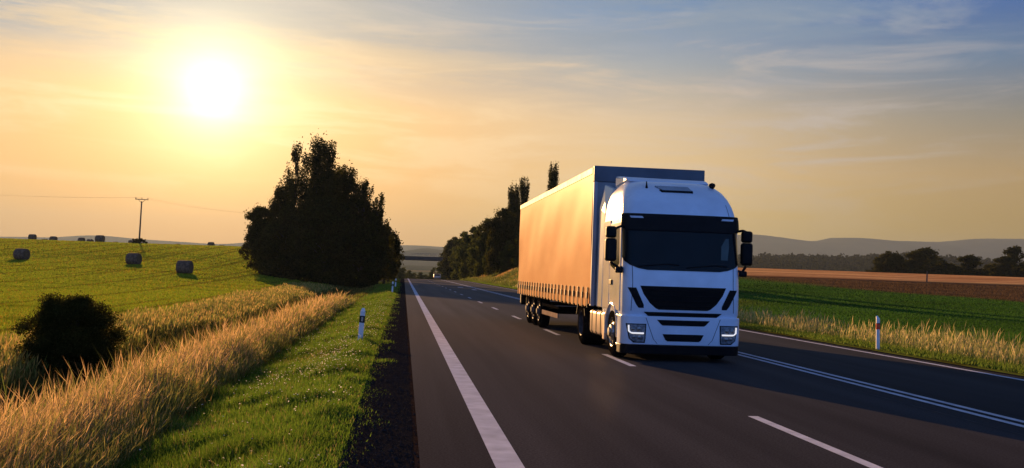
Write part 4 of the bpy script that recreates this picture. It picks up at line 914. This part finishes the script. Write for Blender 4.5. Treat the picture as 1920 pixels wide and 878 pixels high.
# number plate holder left plain; towing eye cover
# side details (both sides)
for s_ in (-1, 1):
    X0 = s_ * 1.205
    def side(poly, d0, d1): return MB().prism(poly, 'X', X0 + s_ * d0, X0 + s_ * d1)
    door = side([(.40, .98), (.40, 2.78), (1.42, 2.78), (1.42, 1.35), (1.30, 1.10), (1.05, .98)], -.02, .012).build('door', paint_sun, TR, bevel=.01)
    side([(.50, 1.95), (.56, 2.66), (1.34, 2.66), (1.34, 1.90), (.80, 1.78)], .010, .018).build('door_window', glass2, door, bevel=.004)
    side([(1.12, 1.50), (1.12, 1.60), (1.34, 1.60), (1.34, 1.50)], .012, .04).build('door_handle', trim, door, bevel=.008)
    side([(1.46, .98), (1.46, 2.86), (2.12, 2.86), (2.12, .98)], -.02, .008).build('side_panel', paint_sun, cab, bevel=.01)
    # rear collar fairing
    MB().add([(s_ * 1.20, 2.26, .98), (s_ * 1.215, 2.78, .98), (s_ * 1.12, 2.78, .98), (s_ * 1.10, 2.26, .98), (s_ * 1.17, 2.26, 3.05), (s_ * 1.20, 2.74, 3.20), (s_ * 1.1, 2.74, 3.2), (s_ * 1.07, 2.26, 3.05),
              (s_ * 1.02, 2.20, 3.60), (s_ * 1.12, 2.62, 3.72), (s_ * 1.02, 2.62, 3.72), (s_ * .92, 2.2, 3.6)],
             [(0, 1, 2, 3), (0, 1, 5, 4), (1, 2, 6, 5), (2, 3, 7, 6), (3, 0, 4, 7), (4, 5, 9, 8), (5, 6, 10, 9), (6, 7, 11, 10), (7, 4, 8, 11), (8, 9, 10, 11)]).build('side_air_deflector', paint_sun, TR, bevel=.015)
    # wheel arch mudguard over the front wheel
    cy_, cz_ = 1.12, .52; arc = [(cy_ + .60 * math.cos(a_), cz_ + .60 * math.sin(a_)) for a_ in np.linspace(R(-8), R(188), 17)]; arci = [(cy_ + .565 * math.cos(a_), cz_ + .565 * math.sin(a_)) for a_ in np.linspace(R(-8), R(188), 17)]
    MB().prism(arc + arci[::-1], 'X', s_ * .86, s_ * 1.235).build('wheel_arch', tankm if False else paint_sun, TR, bevel=.008)
    # boarding steps between bumper and wheel
    stp = MB().box(min(s_ * .95, s_ * 1.17), max(s_ * .95, s_ * 1.17), .50, .545, .2, .92).build('step_well', trim, TR)
    for z in (.28, .52, .86): MB().box(min(s_ * .98, s_ * 1.225), max(s_ * .98, s_ * 1.225), .44, .60, z, z + .045).build('step', alu, stp, bevel=.006)
    # mirrors
    mx_ = -1.47 if s_ < 0 else 1.34
    MB().tube([(s_ * 1.17, .34, 2.66), (s_ * 1.26, .20, 2.68), (s_ * 1.36, .16, 2.64), (mx_, .18, 2.56)], .026, 8).build('mirror_arm', trim, TR, smooth=True)
    MB().tube([(s_ * 1.20, .36, 1.86), (s_ * 1.28, .24, 1.84), (mx_, .2, 1.96)], .028, 8).build('mirror_arm', trim, TR, smooth=True)
    m1 = MB().box(mx_ - .115, mx_ + .115, .10, .27, 1.97, 2.43).build('wing_mirror', trim, TR, bevel=.055, segs=4, auto=60)
    m2 = MB().box(mx_ - .11, mx_ + .10, .09, .26, 2.435, 2.67).build('wide_angle_mirror', trim, TR, bevel=.05, segs=4, auto=60)
    MB().box(s_ * 1.28 - .08, s_ * 1.28 + .08, .16, .26, 1.74, 1.86).build('kerb_mirror', trim, TR, bevel=.03, segs=3, auto=60)
    MB().box(mx_ - .09, mx_ + .09, .262, .266, 2.04, 2.36).build('mirror_glass', alu, m1)
# chassis, tanks
MB().box(-.45, -.37, .6, 6.1, .80, 1.02).box(.37, .45, .6, 6.1, .80, 1.02).box(-.45, .45, 5.2, 5.3, .82, 1.0).box(-.9, .9, .6, 1.6, .45, .8).box(-.55, .55, 4.1, 5.2, 1.0, 1.14).build('tractor_chassis', frame_m, TR)
for s_ in (-1, 1):
    tk = MB(); pr = [(-.30, -.27), (.30, -.27), (.33, -.2), (.33, .22), (.27, .28), (-.27, .28), (-.33, .22), (-.33, -.2)]
    tk.prism([(s_ * .86 + a_, .62 + b_) for a_, b_ in pr], 'Y', 2.05, 3.55); tank = tk.build('fuel_tank', tankm, TR, bevel=.03, segs=3, auto=40)
    for y in (2.32, 2.80, 3.28): MB().prism([(s_ * .86 + a_ * 1.03, .62 + b_ * 1.03) for a_, b_ in pr], 'Y', y, y + .05).build('tank_strap', trim, tank)
    MB().box(min(s_ * .9, s_ * 1.22), max(s_ * .9, s_ * 1.22), 1.78, 1.98, .3, .88).build('side_skirt', tankm, TR, bevel=.02)
# wheels
def wheel(x, y, s_, dual=False, label=None, rimmat=alu, deep=.06):
    r = bpy.data.objects.new('wheel', None); col.objects.link(r); r.parent = TR; r.location = (x, y, .515); r.rotation_euler = (random.uniform(0, 6), 0, 0)
    wd = .31 if not dual else .58
    pr = [(0, .30), (0, .36), (s_ * .0, .44), (-s_ * .03, .495), (-s_ * .06, .515), (-s_ * (wd - .06), .515), (-s_ * (wd - .03), .495), (-s_ * wd, .44), (-s_ * wd, .3)]
    t = MB().lathe(pr, 'X', (0, 0, 0), 40)
    t.f = [f for f in t.f if len(f) == 4]
    t.build('tyre', rubber, r, auto=35)
    if dual: MB().lathe([(-s_ * .285, .52), (-s_ * .295, .45), (-s_ * .305, .52)], 'X', (0, 0, 0), 40)
    if dual: rp = [(-s_ * .0, .30), (-s_ * .01, .285), (-s_ * .17, .27), (-s_ * .18, .15), (-s_ * .1, .13), (-s_ * .09, .001)]
    else: rp = [(-s_ * .0, .30), (-s_ * .01, .285), (-s_ * .05, .27), (-s_ * .02, .17), (s_ * .03, .15), (s_ * .04, .10), (s_ * .07, .085), (s_ * .075, .001)]
    rm = MB().lathe(rp, 'X', (0, 0, 0), 36); rm.f = [f for f in rm.f if len(f) == 4]; rim = rm.build('rim', rimmat, r, auto=35)
    xo = rp[3][0] + s_ * .006
    hb = MB()
    for k in range(8):
        a_ = k * math.pi / 4; c = (0, .215 * math.cos(a_), .215 * math.sin(a_)); hb.lathe([(xo - s_ * .035, .032), (xo + s_ * (.008 if dual else -.006), .032)], 'X', c, 10)
    hb.build('rim_holes', trim, rim)
    nb_ = MB()
    for k in range(10):
        a_ = k * math.pi / 5 + .2; nb_.lathe([(xo - s_ * .01, .013), (xo + s_ * .045, .011)], 'X', (0, .152 * math.cos(a_), .152 * math.sin(a_)), 6)
    nb_.build('wheel_nuts', rimmat, rim)
    return r
random.seed(3)
darkrim = mat('painted_rim', (.10, .10, .115), .6, metal=.2, spec=.1, noise=(9, .5))
for s_ in (-1, 1):
    wheel(s_ * 1.20, 1.12, s_); wheel(s_ * 1.215, 4.55, s_, True, rimmat=darkrim)
    for y in (11.75, 13.06, 14.37): wheel(s_ * 1.235, y, s_, rimmat=darkrim)
for y in (1.12, 4.55, 11.75, 13.06, 14.37): MB().tube([(-1.0, y, .515), (1.0, y, .515)], .08, 8).build('axle', frame_m, TR)
for s_ in (-1, 1):
    a0, a1 = sorted((s_ * .62, s_ * 1.235)); arc = [(4.55 + .60 * math.cos(a_), .52 + .58 * math.sin(a_)) for a_ in np.linspace(R(20), R(160), 11)]; arci = [(4.55 + .575 * math.cos(a_), .52 + .555 * math.sin(a_)) for a_ in np.linspace(R(20), R(160), 11)]
    MB().prism(arc + arci[::-1], 'X', a0, a1).build('rear_mudguard', trim, TR)
# --- trailer
TY0, TY1, TW = 3.0, 16.8, 1.30
ta = mat('trailer_frame', (.34, .38, .45), .5, noise=(2, .2)); tarp_roof = mat('roof_tarp', (.72, .70, .66), .6, noise=(1, .2))
dband = mat('trailer_header', (.10, .12, .16), .55, noise=(2, .3)); wallm = mat('trailer_front_wall', (.24, .26, .30), .5, noise=(2, .25))
MB().box(-TW + .02, TW - .02, TY0 + .03, TY1 - .03, 4.05, 4.18).build('trailer_roof', tarp_roof, TR, bevel=.02)
MB().box(-TW + .03, TW - .03, TY0, TY0 + .05, 1.0, 3.82).build('trailer_front_wall', wallm, TR, bevel=.006)
MB().box(-TW, TW, TY0 - .02, TY0 + .10, 3.825, 4.19).build('trailer_header', dband, TR, bevel=.012)
for s_ in (-1, 1): MB().box(min(s_ * (TW - .09), s_ * TW), max(s_ * (TW - .09), s_ * TW), TY0 - .025, TY0 + .12, .98, 3.822).build('corner_post', ta, TR, bevel=.01)
for s_ in (-1, 1): MB().box(min(s_ * (TW - .02), s_ * (TW + .012)), max(s_ * (TW - .02), s_ * (TW + .012)), TY0 + .11, TY1, 4.01, 4.16).build('roof_rail', mat('rail_metal', (.52, .42, .27), .6, metal=.2, spec=.1, noise=(3, .2)), TR, bevel=.008)
MB().box(-TW + .03, TW - .03, TY1 - .06, TY1, 1.0, 4.03).build('trailer_rear_doors', ta, TR)
MB().box(-TW + .03, TW - .03, TY0 + .06, TY1 - .08, 1.12, 1.28).build('trailer_floor', frame_m, TR)
MB().box(-.5, -.38, TY0 + .4, TY1 - .1, .80, 1.12).box(.38, .5, TY0 + .4, TY1 - .1, .80, 1.12).build('trailer_chassis', frame_m, TR)
# curtain: cloth with soft billows, a tensioned skirt and buckles
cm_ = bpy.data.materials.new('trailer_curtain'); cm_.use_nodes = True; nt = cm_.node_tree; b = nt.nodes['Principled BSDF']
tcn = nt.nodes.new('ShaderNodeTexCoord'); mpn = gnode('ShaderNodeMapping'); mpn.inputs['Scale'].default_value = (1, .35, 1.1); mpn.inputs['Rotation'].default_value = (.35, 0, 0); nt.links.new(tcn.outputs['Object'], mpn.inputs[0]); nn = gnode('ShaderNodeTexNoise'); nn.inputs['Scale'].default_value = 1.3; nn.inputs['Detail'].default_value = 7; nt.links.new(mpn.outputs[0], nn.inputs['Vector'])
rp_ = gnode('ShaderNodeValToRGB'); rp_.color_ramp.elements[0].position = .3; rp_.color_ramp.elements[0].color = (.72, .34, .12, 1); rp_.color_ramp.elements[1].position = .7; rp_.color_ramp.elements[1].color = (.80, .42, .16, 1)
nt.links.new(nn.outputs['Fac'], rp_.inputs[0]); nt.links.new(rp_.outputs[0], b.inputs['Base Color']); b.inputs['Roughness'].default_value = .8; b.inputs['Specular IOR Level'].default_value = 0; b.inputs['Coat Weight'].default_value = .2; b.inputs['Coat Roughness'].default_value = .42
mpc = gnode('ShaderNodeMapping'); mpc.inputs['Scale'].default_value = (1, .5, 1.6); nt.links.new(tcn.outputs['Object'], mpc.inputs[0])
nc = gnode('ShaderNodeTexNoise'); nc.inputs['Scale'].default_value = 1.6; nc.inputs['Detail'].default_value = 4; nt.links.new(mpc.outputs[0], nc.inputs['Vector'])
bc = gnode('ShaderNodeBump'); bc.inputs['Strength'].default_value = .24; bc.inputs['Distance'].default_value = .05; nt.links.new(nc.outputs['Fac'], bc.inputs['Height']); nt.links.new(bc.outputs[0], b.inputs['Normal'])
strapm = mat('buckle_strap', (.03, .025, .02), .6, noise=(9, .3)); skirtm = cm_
BY = np.linspace(TY0 + .28, TY1 - .3, 23)
for s_ in (-1, 1):
    Ys = np.linspace(TY0 + .06, TY1 - .02, 240); Zs = np.concatenate([np.linspace(.96, 1.40, 9), np.linspace(1.5, 4.005, 24)]); vs = []
    for z in Zs:
        for y in Ys:
            u = (z - 1.4) / 2.5
            d = .010 * math.sin(y * .9 + 1.6 * z) * max(0, math.sin(math.pi * min(max(u, 0), 1))) + .003 * math.sin(y * 3.1 + z * 2)*max(0, math.sin(math.pi * min(max(u, 0), 1)))
            if z < 1.42:
                ph_ = (y - BY[0]) / (BY[1] - BY[0]); d += .014 * math.cos(2 * math.pi * ph_) * -1 * (1.42 - z) / .46 + .006 * (1.42 - z) / .46 * math.sin(y * 9)
            zz_ = z
            if z < 1.0: zz_ += .018 * math.cos(2 * math.pi * (y - BY[0]) / (BY[1] - BY[0]))
            if z < 1.42 and y < TY0 + .9: zz_ += (.9 - (y - TY0)) ** 2 * .12 * (1.42 - z) / .46; 
            vs.append((s_ * (TW + .004 + d), y, zz_))
    n_ = len(Ys); fs = [(i * n_ + j, i * n_ + j + 1, (i + 1) * n_ + j + 1, (i + 1) * n_ + j) for i in range(len(Zs) - 1) for j in range(n_ - 1)]
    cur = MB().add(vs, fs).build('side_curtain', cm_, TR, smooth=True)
    if s_ < 0:
        for y in BY:
            mb = MB(); x = s_ * (TW + .018)
            mb.box(x - .016, x + .008, y - .03, y + .03, 1.28, 1.40); mb.box(x - .030, x + .008, y - .05, y + .05, 1.14, 1.28); mb.box(x - .014, x + .004, y - .018, y + .018, .93, 1.14)
            mb.build('curtain_buckle', strapm, cur, bevel=.004)
    MB().box(min(s_ * (TW - .03), s_ * (TW - .0)), max(s_ * (TW - .03), s_ * (TW - .0)), 7.6, 10.6, .47, .60).build('side_guard', mat('guard_paint', (.42, .32, .24), .8, spec=0, noise=(3, .3)), TR, bevel=.01)
    MB().box(min(s_ * (TW - .03), s_ * (TW - .0)), max(s_ * (TW - .03), s_ * (TW - .0)), 7.6, 10.6, .72, .80).build('side_guard', frame_m, TR, bevel=.01)
    MB().tube([(s_ * .75, 6.6, 1.0), (s_ * .75, 6.6, .35)], .06, 8).box(s_ * .75 - .13, s_ * .75 + .13, 6.45, 6.75, .3, .35).build('landing_leg', frame_m, TR)
    MB().box(s_ * 1.0 - .2, s_ * 1.0 + .2, 15.1, 15.13, .3, 1.0).build('mud_flap', trim, TR)
MB().box(-1.2, 1.2, TY1 - .25, TY1 - .12, .55, .68).build('underrun_bar', frame_m, TR)
for s_ in (-1, 1): MB().box(s_ * 1.11 - .11, s_ * 1.11 + .11, TY1 - .3, TY1 - .1, .62, .92).build('rear_light_box', trim, TR)

# ------------------------------------------------------------------ distant car
CX, CY = 8.3, 246.0; cz = float(zroad(CY))
car = empty('distant_car', (CX, CY, cz)); tag(car, 'tiny distant pale car coming over the crest of the road', 'car')
cp = mat('car_paint', (.55, .36, .26), .35, noise=(2, .1), coat=.4)
body = MB(); prof = [(0, .35), (0, .72), (.12, .82), (1.05, .95), (1.75, 1.42), (3.1, 1.46), (3.9, 1.02), (4.25, .95), (4.3, .4)]
body.prism(prof, 'X', -.86, .86).build('body', cp, car, bevel=.08, segs=3, auto=50)
MB().add([(-.74, 1.08, 1.0), (.74, 1.08, 1.0), (.66, 1.70, 1.39), (-.66, 1.70, 1.39), (-.74, 1.10, .96), (.74, 1.10, .96), (.66, 1.74, 1.36), (-.66, 1.74, 1.36)], [(0, 1, 2, 3), (4, 7, 6, 5), (0, 4, 5, 1), (1, 5, 6, 2), (2, 6, 7, 3), (3, 7, 4, 0)]).build('windshield', glass, car)
for s_ in (-1, 1):
    MB().box(s_ * .62 - .16, s_ * .62 + .16, -.02, .06, .58, .72).build('headlight', lamp_m, car, bevel=.02)
    for y in (.8, 3.4):
        MB().lathe([(s_ * .68, .2), (s_ * .68, .31), (s_ * .88, .31), (s_ * .88, .2)], 'X', (0, y, .31), 20).build('wheel', rubber, car)

# ------------------------------------------------------------------ air
hz = MB().box(-9000, 9500, -60, 8200, -26, 360).build('haze', mat('haze_tmp', (1, 1, 1)))
hmz = bpy.data.materials.new('haze_air'); hmz.use_nodes = True; nt = hmz.node_tree; nt.nodes.clear()
pv = nt.nodes.new('ShaderNodeVolumePrincipled'); pv.inputs['Color'].default_value = (.25, .35, .52, 1); pv.inputs['Density'].default_value = .00009; pv.inputs['Anisotropy'].default_value = .33
oo = nt.nodes.new('ShaderNodeOutputMaterial'); nt.links.new(pv.outputs[0], oo.inputs['Volume'])
hz.data.materials.clear(); hz.data.materials.append(hmz); tag(hz, 'pale haze over the far hills', 'haze', kind='stuff')
